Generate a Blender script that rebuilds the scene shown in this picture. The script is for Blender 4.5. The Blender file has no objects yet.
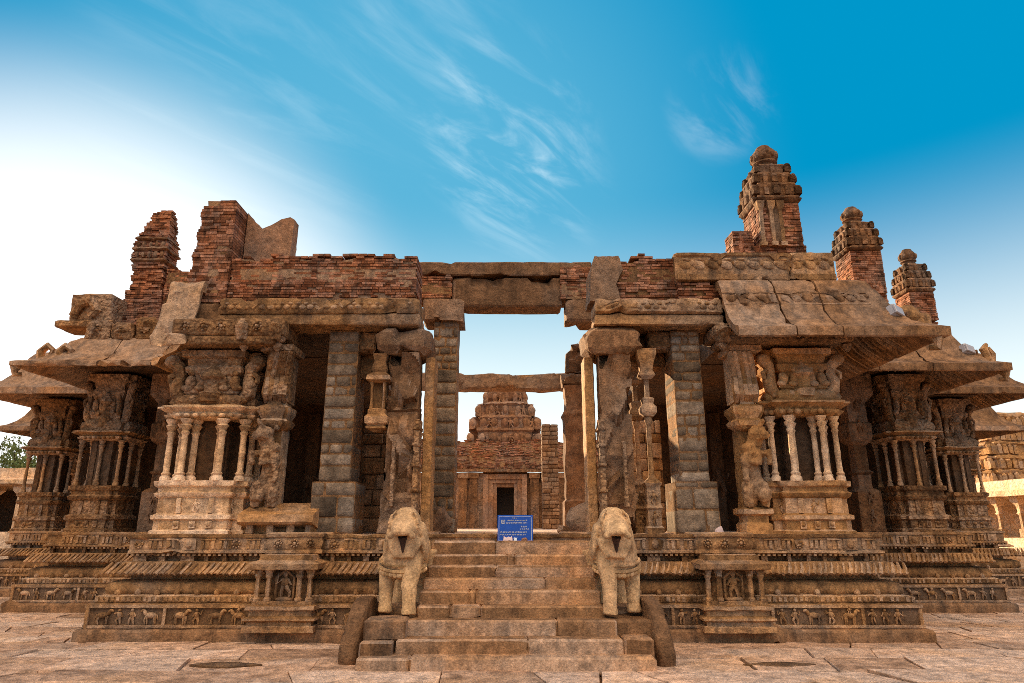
import bpy, bmesh, math, random
from mathutils import Vector, Matrix, Euler, noise
from mathutils.kdtree import KDTree
R = math.radians
random.seed(7)
SC = bpy.context.scene
COL = SC.collection

# ------------------------------------------------------------------ camera
F = 660.0; H = 1.74; TH = math.atan(184 / F)
CT, ST = math.cos(TH), math.sin(TH)
cam_d = bpy.data.cameras.new('camera'); cam = bpy.data.objects.new('camera', cam_d); COL.objects.link(cam)
cam.location = (0, 0, H); cam.rotation_euler = (R(90) + TH, 0, 0)
cam_d.sensor_width = 36; cam_d.lens = 36 * F / 1024
cam_d.clip_start = .1; cam_d.clip_end = 3000
SC.camera = cam

def at(px, py, Y):                      # photo measure -> point of the place at depth Y
    u = (px - 512) / F; v = (341.5 - py) / F
    d = (u, CT - v * ST, ST + v * CT); t = Y / d[1]
    return (d[0] * t, Y, H + d[2] * t)
def AX(px, py, Y): return at(px, py, Y)[0]
def AZ(py, Y, px=512): return at(px, py, Y)[2]

# ------------------------------------------------------------------ world, sun, exposure
SUN_EL, SUN_AZ = R(17.6), R(-31.6)      # azimuth from +Y, negative = to the left
W = bpy.data.worlds.new('World'); SC.world = W; W.use_nodes = True
nt = W.node_tree; N = nt.nodes; LK = nt.links; N.clear()
def nd(tree, t, **kw):
    n = tree.nodes.new(t)
    for k, val in kw.items():
        if k == 'inp':
            for a, b in val.items(): n.inputs[a].default_value = b
        else: setattr(n, k, val)
    return n
SUN_DIR = Vector((math.sin(SUN_AZ) * math.cos(SUN_EL), math.cos(SUN_AZ) * math.cos(SUN_EL), math.sin(SUN_EL)))
def build_world():
    out = nd(nt, 'ShaderNodeOutputWorld'); bg = nd(nt, 'ShaderNodeBackground')
    sky = nd(nt, 'ShaderNodeTexSky'); sky.sky_type = 'NISHITA'; sky.sun_disc = False
    sky.sun_elevation = SUN_EL; sky.sun_rotation = SUN_AZ
    sky.air_density = 1.0; sky.dust_density = .45; sky.ozone_density = 2.0; sky.altitude = 200
    hs = nd(nt, 'ShaderNodeHueSaturation', inp={'Saturation': 1.85, 'Value': 1.0, 'Hue': 0.5})
    k3 = nd(nt, 'ShaderNodeVectorMath', operation='MINIMUM'); LK.new(sky.outputs[0], k3.inputs[0]); k3.inputs[1].default_value = SKY_CAP
    LK.new(k3.outputs[0], hs.inputs['Color'])
    tc = nd(nt, 'ShaderNodeTexCoord')
    # wispy cirrus, laid out on a plane high above the place
    sep = nd(nt, 'ShaderNodeSeparateXYZ'); LK.new(tc.outputs['Generated'], sep.inputs[0])
    mx = nd(nt, 'ShaderNodeMath', operation='MAXIMUM', inp={1: .06}); LK.new(sep.outputs[2], mx.inputs[0])
    dv = nd(nt, 'ShaderNodeVectorMath', operation='DIVIDE')
    cmb = nd(nt, 'ShaderNodeCombineXYZ')
    for i in range(3): LK.new(mx.outputs[0], cmb.inputs[i])
    LK.new(tc.outputs['Generated'], dv.inputs[0]); LK.new(cmb.outputs[0], dv.inputs[1])
    mp0 = nd(nt, 'ShaderNodeMapping'); mp0.inputs['Rotation'].default_value = (0, 0, R(38)); LK.new(dv.outputs[0], mp0.inputs[0])
    mp = nd(nt, 'ShaderNodeMapping'); mp.inputs['Scale'].default_value = (3.0, .8, 0.0)
    LK.new(mp0.outputs[0], mp.inputs[0])
    n1 = nd(nt, 'ShaderNodeTexNoise', inp={'Scale': 2.6, 'Detail': 8.0, 'Roughness': .6, 'Distortion': .5}); LK.new(mp.outputs[0], n1.inputs['Vector'])
    rp = nd(nt, 'ShaderNodeMapRange', interpolation_type='SMOOTHSTEP', inp={'From Min': .42, 'From Max': .78, 'To Min': 0, 'To Max': 1}); LK.new(n1.outputs[0], rp.inputs[0])
    # where the wisps hang
    tot = None
    for (px, py, wid, k) in CLOUDS:
        d = Vector(at(px, py, 100.0)) - Vector((0, 0, H)); d.normalize()
        dt = nd(nt, 'ShaderNodeVectorMath', operation='DOT_PRODUCT'); dt.inputs[1].default_value = d
        LK.new(tc.outputs['Generated'], dt.inputs[0])
        mr = nd(nt, 'ShaderNodeMapRange', interpolation_type='SMOOTHSTEP', inp={'From Min': math.cos(R(wid)), 'From Max': 1.0, 'To Min': 0, 'To Max': k})
        LK.new(dt.outputs['Value'], mr.inputs[0])
        if tot is None: tot = mr.outputs[0]
        else:
            ad = nd(nt, 'ShaderNodeMath', operation='ADD'); LK.new(tot, ad.inputs[0]); LK.new(mr.outputs[0], ad.inputs[1]); tot = ad.outputs[0]
    ml = nd(nt, 'ShaderNodeMath', operation='MULTIPLY', use_clamp=True); LK.new(rp.outputs[0], ml.inputs[0]); LK.new(tot, ml.inputs[1])
    mix = nd(nt, 'ShaderNodeMix', data_type='RGBA', blend_type='MIX'); LK.new(ml.outputs[0], mix.inputs['Factor'])
    LK.new(hs.outputs[0], mix.inputs['A']); mix.inputs['B'].default_value = CLOUD_COL
    # unseen warm cloud bank added behind the camera as soft fill light
    n2 = nd(nt, 'ShaderNodeTexNoise', inp={'Scale': 1.6, 'Detail': 8.0, 'Roughness': .6, 'Distortion': .2}); LK.new(dv.outputs[0], n2.inputs['Vector'])
    r2 = nd(nt, 'ShaderNodeMapRange', interpolation_type='SMOOTHSTEP', inp={'From Min': .30, 'From Max': .52}); LK.new(n2.outputs[0], r2.inputs[0])
    rb = nd(nt, 'ShaderNodeMapRange', interpolation_type='SMOOTHSTEP', inp={'From Min': .02, 'From Max': -.3}); LK.new(sep.outputs[1], rb.inputs[0])
    rc = nd(nt, 'ShaderNodeMapRange', interpolation_type='SMOOTHSTEP', inp={'From Min': FILL_BANK_Z[0], 'From Max': FILL_BANK_Z[1], 'To Min': .12}); LK.new(sep.outputs[2], rc.inputs[0])
    m1 = nd(nt, 'ShaderNodeMath', operation='MULTIPLY'); LK.new(r2.outputs[0], m1.inputs[0]); LK.new(rc.outputs[0], m1.inputs[1])
    m2 = nd(nt, 'ShaderNodeMath', operation='MULTIPLY'); LK.new(m1.outputs[0], m2.inputs[0]); LK.new(rb.outputs[0], m2.inputs[1])
    mixc = nd(nt, 'ShaderNodeMix', data_type='RGBA'); LK.new(m2.outputs[0], mixc.inputs['Factor'])
    LK.new(mix.outputs['Result'], mixc.inputs['A']); mixc.inputs['B'].default_value = FILL_BANK_COL
    mix = mixc
    dt = nd(nt, 'ShaderNodeVectorMath', operation='DOT_PRODUCT'); dt.inputs[1].default_value = (Vector(at(*GLOW_AT, 100.0)) - Vector((0, 0, H))).normalized()
    LK.new(tc.outputs['Generated'], dt.inputs[0])
    gr = nd(nt, 'ShaderNodeMapRange', interpolation_type='SMOOTHSTEP', inp={'From Min': math.cos(R(GLOW[0])), 'From Max': 1.0, 'To Min': 0, 'To Max': GLOW[1]}); LK.new(dt.outputs['Value'], gr.inputs[0])
    mixg = nd(nt, 'ShaderNodeMix', data_type='RGBA'); LK.new(gr.outputs[0], mixg.inputs['Factor']); LK.new(mix.outputs['Result'], mixg.inputs['A']); mixg.inputs['B'].default_value = GLOW_COL
    mix = mixg
    hz = nd(nt, 'ShaderNodeMapRange', interpolation_type='SMOOTHSTEP', inp={'From Min': .47, 'From Max': .08, 'To Min': 0, 'To Max': 1}); LK.new(sep.outputs[2], hz.inputs[0])
    hf = nd(nt, 'ShaderNodeMapRange', interpolation_type='SMOOTHSTEP', inp={'From Min': -.3, 'From Max': .3, 'To Min': HAZE * .25, 'To Max': HAZE}); LK.new(sep.outputs[1], hf.inputs[0])
    h2 = nd(nt, 'ShaderNodeMath', operation='MULTIPLY'); LK.new(hz.outputs[0], h2.inputs[0]); LK.new(hf.outputs[0], h2.inputs[1])
    mixh = nd(nt, 'ShaderNodeMix', data_type='RGBA'); LK.new(h2.outputs[0], mixh.inputs['Factor']); LK.new(mix.outputs['Result'], mixh.inputs['A']); mixh.inputs['B'].default_value = HAZE_COL
    mix = mixh
    # thin milky veil round the sun
    dt = nd(nt, 'ShaderNodeVectorMath', operation='DOT_PRODUCT'); dt.inputs[1].default_value = (Vector(at(*VEIL_AT, 100.0)) - Vector((0, 0, H))).normalized()
    LK.new(tc.outputs['Generated'], dt.inputs[0])
    mr = nd(nt, 'ShaderNodeMapRange', interpolation_type='SMOOTHERSTEP', inp={'From Min': math.cos(R(VEIL[0])), 'From Max': 1.0, 'To Min': 0, 'To Max': VEIL[1]}); LK.new(dt.outputs['Value'], mr.inputs[0])
    mix2 = nd(nt, 'ShaderNodeMix', data_type='RGBA', blend_type='MIX'); LK.new(mr.outputs[0], mix2.inputs['Factor'])
    LK.new(mix.outputs['Result'], mix2.inputs['A']); mix2.inputs['B'].default_value = VEIL_COL
    LK.new(mix2.outputs['Result'], bg.inputs[0]); bg.inputs[1].default_value = SKY_STRENGTH
    LK.new(bg.outputs[0], out.inputs[0])
SKY_STRENGTH = .14; SKY_CAP = (.40, 1.26, 2.05)
CLOUDS = [(505, 130, 9, .55), (430, 40, 8, .25), (722, 105, 5, .3), (250, 110, 14, .18), (530, 190, 8, .3)]
CLOUD_COL = (3.2, 3.6, 3.9, 1)
FILL_BANK_COL = (15.0, 10.8, 6.8, 1); FILL_BANK_Z = (.42, .85)
VEIL = (31, .95); VEIL_COL = (4.6, 4.6, 4.5, 1); VEIL_AT = (70, 430)
GLOW = (36, .34); GLOW_AT = (380, 260); GLOW_COL = (1.1, 2.7, 3.3, 1)
HAZE = .88; HAZE_COL = (4.2, 4.4, 4.15, 1)
build_world()
sun_d = bpy.data.lights.new('sun', 'SUN'); sun_d.energy = 5.0; sun_d.angle = R(.5); sun_d.color = (1.0, .72, .42)
sun = bpy.data.objects.new('sun', sun_d); COL.objects.link(sun)
sun.rotation_euler = SUN_DIR.to_track_quat('Z', 'Y').to_euler(); sun.location = SUN_DIR * 60
SC.view_settings.view_transform = 'Standard'; SC.view_settings.look = 'None'
SC.view_settings.gamma = 1; SC.view_settings.use_curve_mapping = False
SC.view_settings.exposure = 1.05
SC.cycles.max_bounces = 6; SC.cycles.caustics_reflective = False; SC.cycles.sample_clamp_indirect = 6; SC.cycles.diffuse_bounces = 2
SC.cycles.use_denoising = False; SC.cycles.filter_width = .85

# ------------------------------------------------------------------ materials
ALB = (.78, .635, .465)
def stone_mat(name, a, b, dark, scale=1.0, bump=.6, carve=0.0, stain=.55, island=.36, rough=.85, grain=.48, cscale=9.0, mid=.52, gap_dark=.0, tint=.42):
    a, b, dark = [tuple(k * q for k, q in zip(ALB, c)) for c in (a, b, dark)]
    m = bpy.data.materials.new(name); m.use_nodes = True
    t = m.node_tree; t.nodes.clear(); L = t.links
    out = nd(t, 'ShaderNodeOutputMaterial'); bs = nd(t, 'ShaderNodeBsdfPrincipled', inp={'Roughness': rough, 'Specular IOR Level': .25})
    geo = nd(t, 'ShaderNodeNewGeometry')
    pos = geo.outputs['Position']
    n1 = nd(t, 'ShaderNodeTexNoise', inp={'Scale': 1.1 * scale, 'Detail': 5.0, 'Roughness': .6}); L.new(pos, n1.inputs['Vector'])
    r1 = nd(t, 'ShaderNodeMapRange', inp={'From Min': .35, 'From Max': .65}); L.new(n1.outputs[0], r1.inputs[0])
    mixa = nd(t, 'ShaderNodeMix', data_type='RGBA'); L.new(r1.outputs[0], mixa.inputs['Factor'])
    mixa.inputs['A'].default_value = (*a, 1); mixa.inputs['B'].default_value = (*b, 1)
    # rain streaks and lichen
    mp = nd(t, 'ShaderNodeMapping'); mp.inputs['Scale'].default_value = (3.4, 3.4, .7); L.new(pos, mp.inputs[0])
    n2 = nd(t, 'ShaderNodeTexNoise', inp={'Scale': 1.3 * scale, 'Detail': 8.0, 'Roughness': .68}); L.new(mp.outputs[0], n2.inputs['Vector'])
    r2 = nd(t, 'ShaderNodeMapRange', interpolation_type='SMOOTHSTEP', inp={'From Min': .45, 'From Max': .64, 'To Max': stain}); L.new(n2.outputs[0], r2.inputs[0])
    mixb = nd(t, 'ShaderNodeMix', data_type='RGBA'); L.new(r2.outputs[0], mixb.inputs['Factor'])
    L.new(mixa.outputs['Result'], mixb.inputs['A']); mixb.inputs['B'].default_value = (*dark, 1)
    # grey and ochre tints in broad patches
    nt1 = nd(t, 'ShaderNodeTexNoise', inp={'Scale': .9, 'Detail': 4.0}); L.new(pos, nt1.inputs['Vector'])
    sp = nd(t, 'ShaderNodeSeparateColor'); L.new(nt1.outputs['Color'], sp.inputs[0])
    ad = nd(t, 'ShaderNodeMath', operation='MULTIPLY_ADD', inp={1: .35}); L.new(geo.outputs['Random Per Island'], ad.inputs[0]); L.new(sp.outputs[0], ad.inputs[2])
    for src, lo, hi, k, col in ((ad.outputs[0], .55, .85, tint, tuple(.33 * sum(a) * q for q in (1.0, .88, .78))), (sp.outputs[2], .5, .68, tint * .7, (a[0] * 1.05, a[1] * .92, a[2] * .62))):
        rt = nd(t, 'ShaderNodeMapRange', interpolation_type='SMOOTHSTEP', inp={'From Min': lo, 'From Max': hi, 'To Max': k}); L.new(src, rt.inputs[0])
        mt = nd(t, 'ShaderNodeMix', data_type='RGBA'); L.new(rt.outputs[0], mt.inputs['Factor']); L.new(mixb.outputs['Result'], mt.inputs['A']); mt.inputs['B'].default_value = (*col, 1)
        mixb = mt
    # grain and per-block variation
    n3 = nd(t, 'ShaderNodeTexNoise', inp={'Scale': 38.0 * scale, 'Detail': 4.0, 'Roughness': .7}); L.new(pos, n3.inputs['Vector'])
    r3 = nd(t, 'ShaderNodeMapRange', inp={'From Min': .25, 'From Max': .75, 'To Min': 1 - grain, 'To Max': 1 + grain}); L.new(n3.outputs[0], r3.inputs[0])
    r4 = nd(t, 'ShaderNodeMapRange', inp={'To Min': 1 - island, 'To Max': 1 + island}); L.new(geo.outputs['Random Per Island'], r4.inputs[0])
    mu0 = nd(t, 'ShaderNodeMath', operation='MULTIPLY'); L.new(r3.outputs[0], mu0.inputs[0]); L.new(r4.outputs[0], mu0.inputs[1])
    n5 = nd(t, 'ShaderNodeTexNoise', inp={'Scale': 6.5 * scale, 'Detail': 8.0, 'Roughness': .72}); L.new(pos, n5.inputs['Vector'])
    r5 = nd(t, 'ShaderNodeMapRange', inp={'From Min': .32, 'From Max': .68, 'To Min': 1 - mid, 'To Max': 1 + mid * .8}); L.new(n5.outputs[0], r5.inputs[0])
    mu = nd(t, 'ShaderNodeMath', operation='MULTIPLY'); L.new(mu0.outputs[0], mu.inputs[0]); L.new(r5.outputs[0], mu.inputs[1])
    vs = nd(t, 'ShaderNodeVectorMath', operation='SCALE'); L.new(mixb.outputs['Result'], vs.inputs[0]); L.new(mu.outputs[0], vs.inputs['Scale'])
    L.new(vs.outputs[0], bs.inputs['Base Color'])
    # surface
    n4 = nd(t, 'ShaderNodeTexNoise', inp={'Scale': 14.0 * scale, 'Detail': 7.0, 'Roughness': .68}); L.new(pos, n4.inputs['Vector'])
    fa = nd(t, 'ShaderNodeMath', operation='MULTIPLY_ADD', inp={1: .8}); L.new(n3.outputs[0], fa.inputs[0]); L.new(n4.outputs[0], fa.inputs[2])
    hgt = fa.outputs[0]
    if carve:
        wv = nd(t, 'ShaderNodeTexNoise', inp={'Scale': 4.0, 'Detail': 2.0}); L.new(pos, wv.inputs['Vector'])
        wa = nd(t, 'ShaderNodeVectorMath', operation='SCALE', inp={'Scale': .18}); L.new(wv.outputs['Color'], wa.inputs[0])
        wb = nd(t, 'ShaderNodeVectorMath', operation='ADD'); L.new(pos, wb.inputs[0]); L.new(wa.outputs[0], wb.inputs[1])
        vo = nd(t, 'ShaderNodeTexVoronoi', feature='SMOOTH_F1', inp={'Scale': cscale, 'Smoothness': .35}); L.new(wb.outputs[0], vo.inputs['Vector'])
        m1 = nd(t, 'ShaderNodeMath', operation='MULTIPLY_ADD', inp={1: -carve}); L.new(vo.outputs['Distance'], m1.inputs[0]); L.new(fa.outputs[0], m1.inputs[2])
        hgt = m1.outputs[0]
        rd = nd(t, 'ShaderNodeMapRange', interpolation_type='SMOOTHSTEP', inp={'From Min': .45, 'From Max': .8, 'To Max': gap_dark}); L.new(vo.outputs['Distance'], rd.inputs[0])  # darker in the gaps between the carved lumps
        md = nd(t, 'ShaderNodeMix', data_type='RGBA'); L.new(rd.outputs[0], md.inputs['Factor']); L.new(vs.outputs[0], md.inputs['A']); md.inputs['B'].default_value = (*[q * .6 for q in dark], 1)
        L.new(md.outputs['Result'], bs.inputs['Base Color'])
    bp = nd(t, 'ShaderNodeBump', inp={'Strength': bump, 'Distance': .045}); L.new(hgt, bp.inputs['Height'])
    L.new(bp.outputs[0], bs.inputs['Normal'])
    L.new(bs.outputs[0], out.inputs[0])
    return m
def plain_mat(name, c, rough=.6):
    m = bpy.data.materials.new(name); m.use_nodes = True
    t = m.node_tree; bs = t.nodes['Principled BSDF']; bs.inputs['Roughness'].default_value = rough
    n = nd(t, 'ShaderNodeTexNoise', inp={'Scale': 9.0, 'Detail': 5.0}); tc = nd(t, 'ShaderNodeNewGeometry'); t.links.new(tc.outputs['Position'], n.inputs['Vector'])
    mr = nd(t, 'ShaderNodeMapRange', inp={'To Min': .75, 'To Max': 1.2}); t.links.new(n.outputs[0], mr.inputs[0])
    vs = nd(t, 'ShaderNodeVectorMath', operation='SCALE'); vs.inputs[0].default_value = c; t.links.new(mr.outputs[0], vs.inputs['Scale'])
    t.links.new(vs.outputs[0], bs.inputs['Base Color'])
    return m
M = {}
M['stone'] = stone_mat('carved_granite', (.76, .51, .30), (.44, .28, .165), (.09, .06, .045), carve=.9, bump=.8, stain=.65)
M['ornate'] = stone_mat('richly_carved_granite', (.70, .46, .275), (.42, .265, .16), (.09, .06, .045), carve=1.8, bump=1.0, cscale=13, gap_dark=.45)
M['gold'] = stone_mat('sun_tinted_granite', (.84, .53, .27), (.58, .37, .2), (.20, .11, .06), carve=.8, bump=.6, stain=.3)  # golden sunlight put into the colour of the pillar and eave stones
M['plain'] = stone_mat('dressed_granite', (.58, .38, .25), (.36, .235, .155), (.12, .08, .06), bump=.6, stain=.75)
M['rough'] = stone_mat('broken_granite', (.50, .325, .22), (.33, .22, .155), (.15, .095, .065), bump=.9, carve=.4, cscale=4)
M['grey'] = stone_mat('grey_granite_block', (.42, .375, .36), (.195, .18, .18), (.09, .075, .065), bump=.7, island=.45, stain=.35)
M['mortar'] = stone_mat('lime_mortar', (.62, .41, .25), (.46, .29, .17), (.2, .12, .08), bump=.9, scale=2)
M['brick'] = stone_mat('old_brick', (.66, .32, .20), (.38, .14, .07), (.06, .035, .025), bump=.9, island=.55, scale=1.3, stain=.75, mid=.6, tint=.35)
M['plaster'] = stone_mat('crumbling_plaster', (.52, .32, .22), (.32, .17, .11), (.13, .075, .05), bump=.7, scale=1.4)
M['paving'] = stone_mat('flagstone', (.94, .75, .70), (.70, .52, .45), (.30, .21, .18), bump=.5, island=.3, stain=.6, scale=.8)
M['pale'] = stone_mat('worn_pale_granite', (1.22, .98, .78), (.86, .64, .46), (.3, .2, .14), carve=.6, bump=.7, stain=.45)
M['statue'] = stone_mat('golden_worn_stone', (.98, .74, .46), (.70, .50, .30), (.28, .18, .11), bump=.45, stain=.4, tint=.2)
M['tread'] = stone_mat('foot_worn_granite', (.72, .49, .335), (.48, .32, .215), (.15, .10, .075), bump=.5, stain=.55)
M['recess'] = stone_mat('dark_recess_stone', (.32, .21, .13), (.2, .13, .085), (.05, .035, .03), bump=.8)  # dark stone; also paints the shade of the niche and paving hollows
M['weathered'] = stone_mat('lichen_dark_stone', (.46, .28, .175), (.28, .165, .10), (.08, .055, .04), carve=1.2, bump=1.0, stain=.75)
M['soil'] = stone_mat('packed_earth', (.34, .22, .13), (.26, .165, .10), (.07, .045, .035), bump=.7)
M['inside'] = stone_mat('shaded_inside_granite', (.22, .135, .08), (.13, .08, .05), (.05, .035, .025), carve=1.0, bump=.9)  # darker copy of the granite, interior shade put into its colour
M['mouth_dark'] = stone_mat('shaded_red_stained_mouth', (.12, .05, .035), (.06, .03, .02), (.02, .012, .01), bump=.5)
M['blue'] = plain_mat('blue_enamel', (.008, .09, .52), .4)
M['white'] = plain_mat('white_paint', (.72, .78, .85), .5)
M['paper'] = plain_mat('litter_paper', (.7, .55, .55), .8)
M['metal'] = plain_mat('pale_metal', (.45, .43, .46), .35)
M['bark'] = plain_mat('bark', (.09, .06, .04), .9)
M['leaf'] = plain_mat('leaf', (.14, .18, .05), .7)
M['black'] = plain_mat('doorway_shade', (.02, .015, .012), .9)

# ------------------------------------------------------------------ mesh tools
class MB:
    def __init__(s): s.v = []; s.f = []
    def add(s, vs, fs):
        o = len(s.v); s.v += [tuple(p) for p in vs]; s.f += [tuple(i + o for i in f) for f in fs]
    def box(s, x0, x1, y0, y1, z0, z1, ch=0.0, jit=0.0, rz=0.0, tilt=(0, 0)):
        if x1 < x0: x0, x1 = x1, x0
        cx, cy, cz = (x0 + x1) / 2, (y0 + y1) / 2, (z0 + z1) / 2
        hx, hy, hz = (x1 - x0) / 2, (y1 - y0) / 2, (z1 - z0) / 2
        if ch <= 0:
            p = [(-hx, -hy, -hz), (hx, -hy, -hz), (hx, hy, -hz), (-hx, hy, -hz), (-hx, -hy, hz), (hx, -hy, hz), (hx, hy, hz), (-hx, hy, hz)]
            f = [(0, 3, 2, 1), (4, 5, 6, 7), (0, 1, 5, 4), (1, 2, 6, 5), (2, 3, 7, 6), (3, 0, 4, 7)]
        else:
            c = min(ch, hx * .6, hy * .6, hz * .6)
            p = []
            for z, q in ((-hz, c), (-hz + c, 0), (hz - c, 0), (hz, c)):
                for (sx, sy) in ((-1, -1), (1, -1), (1, 1), (-1, 1)):
                    # each corner cut once
                    ax = (sx * (hx - q - c), sy * (hy - q)) ; bx = (sx * (hx - q), sy * (hy - q - c))
                    p += ([ax, bx] if sx * sy < 0 else [bx, ax])[::1]
                    p[-2:] = [(p[-2][0], p[-2][1], z), (p[-1][0], p[-1][1], z)]
            f = [tuple(range(7, -1, -1)), tuple(range(24, 32))]
            for k in range(3):
                for i in range(8):
                    j = (i + 1) % 8
                    f.append((k * 8 + i, k * 8 + j, k * 8 + 8 + j, k * 8 + 8 + i))
        if jit: p = [(a + random.uniform(-jit, jit), b + random.uniform(-jit, jit), c_ + random.uniform(-jit, jit)) for a, b, c_ in p]
        if rz or tilt != (0, 0):
            m = Euler((tilt[0], tilt[1], rz)).to_matrix(); p = [tuple(m @ Vector(q)) for q in p]
        s.add([(a + cx, b + cy, c_ + cz) for a, b, c_ in p], f)
    def loft(s, rings, cap=True, closed=True):
        n = len(rings[0]); vs = [p for r in rings for p in r]; fs = []
        for k in range(len(rings) - 1):
            for i in range(n if closed else n - 1):
                j = (i + 1) % n
                fs.append((k * n + i, k * n + j, (k + 1) * n + j, (k + 1) * n + i))
        if cap: fs.append(tuple(range(n - 1, -1, -1))); fs.append(tuple((len(rings) - 1) * n + i for i in range(n)))
        s.add(vs, fs)
    def stack(s, outline, prof):                     # closed plan outline (CCW), profile of (offset, z)
        s.loft([[(*q, z) for q in offset(outline, o, True)] for o, z in prof])
    def sweep(s, path, prof, loop=True):             # open plan path, outward = right hand; closed profile of (offset, z)
        offs = {}
        n = len(prof); rings = []
        cols = [offset(path, o, False) for o, z in prof]
        for i in range(len(path)): rings.append([(*cols[k][i], prof[k][1]) for k in range(n)])
        s.loft(rings, cap=loop, closed=loop)
    def lathe(s, cx, cy, prof, n=10, a0=0.0, sq=False):
        rings = []
        for r, z in prof:
            rings.append([(cx + r * math.cos(a0 + 2 * math.pi * i / n), cy + r * math.sin(a0 + 2 * math.pi * i / n), z) for i in range(n)])
        s.loft(rings)
    def tube(s, pts, rad, n=8):
        pts = [Vector(p) for p in pts]; rings = []; u = None
        for i, p in enumerate(pts):
            d = (pts[min(i + 1, len(pts) - 1)] - pts[max(i - 1, 0)]).normalized()
            if u is None: u = d.cross(Vector((0, 0, 1)) if abs(d.z) < .9 else Vector((0, 1, 0)))
            u = (u - d * u.dot(d)).normalized(); w = u.cross(d)
            r = rad[i] if isinstance(rad, (list, tuple)) else rad
            rings.append([tuple(p + (u * math.cos(a) + w * math.sin(a)) * r) for a in [-2 * math.pi * k / n for k in range(n)]])
        s.loft(rings)
    def ell(s, c, r, rot=(0, 0, 0), nu=10, nv=7):
        m = Euler(rot).to_matrix(); rings = []
        for k in range(nv + 1):
            t = -math.pi / 2 + math.pi * k / nv; ct = max(math.cos(t), .02)
            rings.append([tuple(m @ Vector((r[0] * ct * math.cos(2 * math.pi * i / nu), r[1] * ct * math.sin(2 * math.pi * i / nu), r[2] * math.sin(t))) + Vector(c)) for i in range(nu)])
        s.loft(rings)
    def prism(s, pts, y0, y1):                        # pts in (x, z), extruded along Y
        # pts clockwise or not, both caps and sides
        a = sum(pts[i][0] * pts[(i + 1) % len(pts)][1] - pts[(i + 1) % len(pts)][0] * pts[i][1] for i in range(len(pts)))
        if a < 0: pts = pts[::-1]
        s.loft([[(x, y1, z) for x, z in pts], [(x, y0, z) for x, z in pts]])
    def build(s, name, mat, parent=None, rough=None, smooth=38, remesh=0, sculpt=None, seed=0):
        me = bpy.data.meshes.new(name); me.from_pydata(s.v, [], s.f); me.update()
        if remesh: me = voxel(me, remesh, name)
        if sculpt: sculpt(me)
        if rough: weather(me, *rough, seed=seed)
        bm = bmesh.new(); bm.from_mesh(me); bmesh.ops.recalc_face_normals(bm, faces=bm.faces); bm.to_mesh(me); bm.free()
        me.shade_smooth(); me.set_sharp_from_angle(angle=R(smooth))
        me.materials.append(M[mat] if isinstance(mat, str) else mat)
        o = bpy.data.objects.new(name, me); COL.objects.link(o)
        if parent is not None: put(o, parent)
        return o
def put(o, parent):
    o.parent = parent
    p = parent; loc = Vector((0, 0, 0))
    while p is not None: loc += Vector(p.location); p = p.parent
    o.location = -loc
def offset(path, off, closed):
    n = len(path); out = []
    for i in range(n):
        p = Vector(path[i])
        a = Vector(path[i - 1]) if (i > 0 or closed) else None
        b = Vector(path[(i + 1) % n]) if (i < n - 1 or closed) else None
        ns = []
        for (u, w) in ((a, p), (p, b)):
            if u is None or w is None: continue
            d = (w - u).normalized(); ns.append(Vector((d.y, -d.x)))
        if len(ns) == 1: q = p + ns[0] * off
        else: q = p + (ns[0] + ns[1]) * (off / (1 + ns[0].dot(ns[1])))
        out.append((q.x, q.y))
    return out
def voxel(me, size, name):
    o = bpy.data.objects.new('remesh_source', me); COL.objects.link(o)
    md = o.modifiers.new('r', 'REMESH'); md.mode = 'VOXEL'; md.voxel_size = size
    sm = o.modifiers.new('s', 'SMOOTH'); sm.iterations = 2; sm.factor = .5
    dg = bpy.context.evaluated_depsgraph_get(); new = bpy.data.meshes.new_from_object(o.evaluated_get(dg))
    bpy.data.objects.remove(o); bpy.data.meshes.remove(me); new.name = name
    return new
def weather(me, maxlen, amp, scale=3.0, chip=None, seed=0):
    bm = bmesh.new(); bm.from_mesh(me)
    if maxlen:
        for _ in range(7):
            es = [e for e in bm.edges if e.calc_length() > maxlen]
            if not es or len(bm.verts) > 120000: break
            bmesh.ops.subdivide_edges(bm, edges=es, cuts=1, use_grid_fill=True)
    if chip:                                            # knock flat chips off the arrises: (how many, reach, depth)
        bm.normal_update(); bm.verts.ensure_lookup_table(); rnd = random.Random(seed * 31 + len(bm.verts))
        sharp = [v.index for v in bm.verts if any(len(e.link_faces) == 2 and e.calc_face_angle(0) > .8 for e in v.link_edges)]
        if sharp:
            kd = KDTree(len(bm.verts))
            for v in bm.verts: kd.insert(v.co, v.index)
            kd.balance()
            for _ in range(chip[0]):
                v = bm.verts[rnd.choice(sharp)]; n = (v.normal + Vector((rnd.gauss(0, .3), rnd.gauss(0, .3), rnd.gauss(0, .3)))).normalized()
                c = v.co - n * (chip[2] * rnd.uniform(.4, 1.3))
                for co, idx, dist in kd.find_range(v.co, chip[1] * rnd.uniform(.5, 1.2)):
                    q = bm.verts[idx]; d = (q.co - c).dot(n)
                    if d > 0: q.co -= n * d
    so = Vector((seed * 7.3, seed * 3.1, seed * 1.7)); nv = noise.noise_vector
    for v in bm.verts:
        p = v.co * scale + so
        v.co += nv(p) * amp + nv(p * 3.3) * (amp * .45)
    bm.to_mesh(me); bm.free()
def rect(cx, cy, w, d): return [(cx - w / 2, cy - d / 2), (cx + w / 2, cy - d / 2), (cx + w / 2, cy + d / 2), (cx - w / 2, cy + d / 2)]
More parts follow.
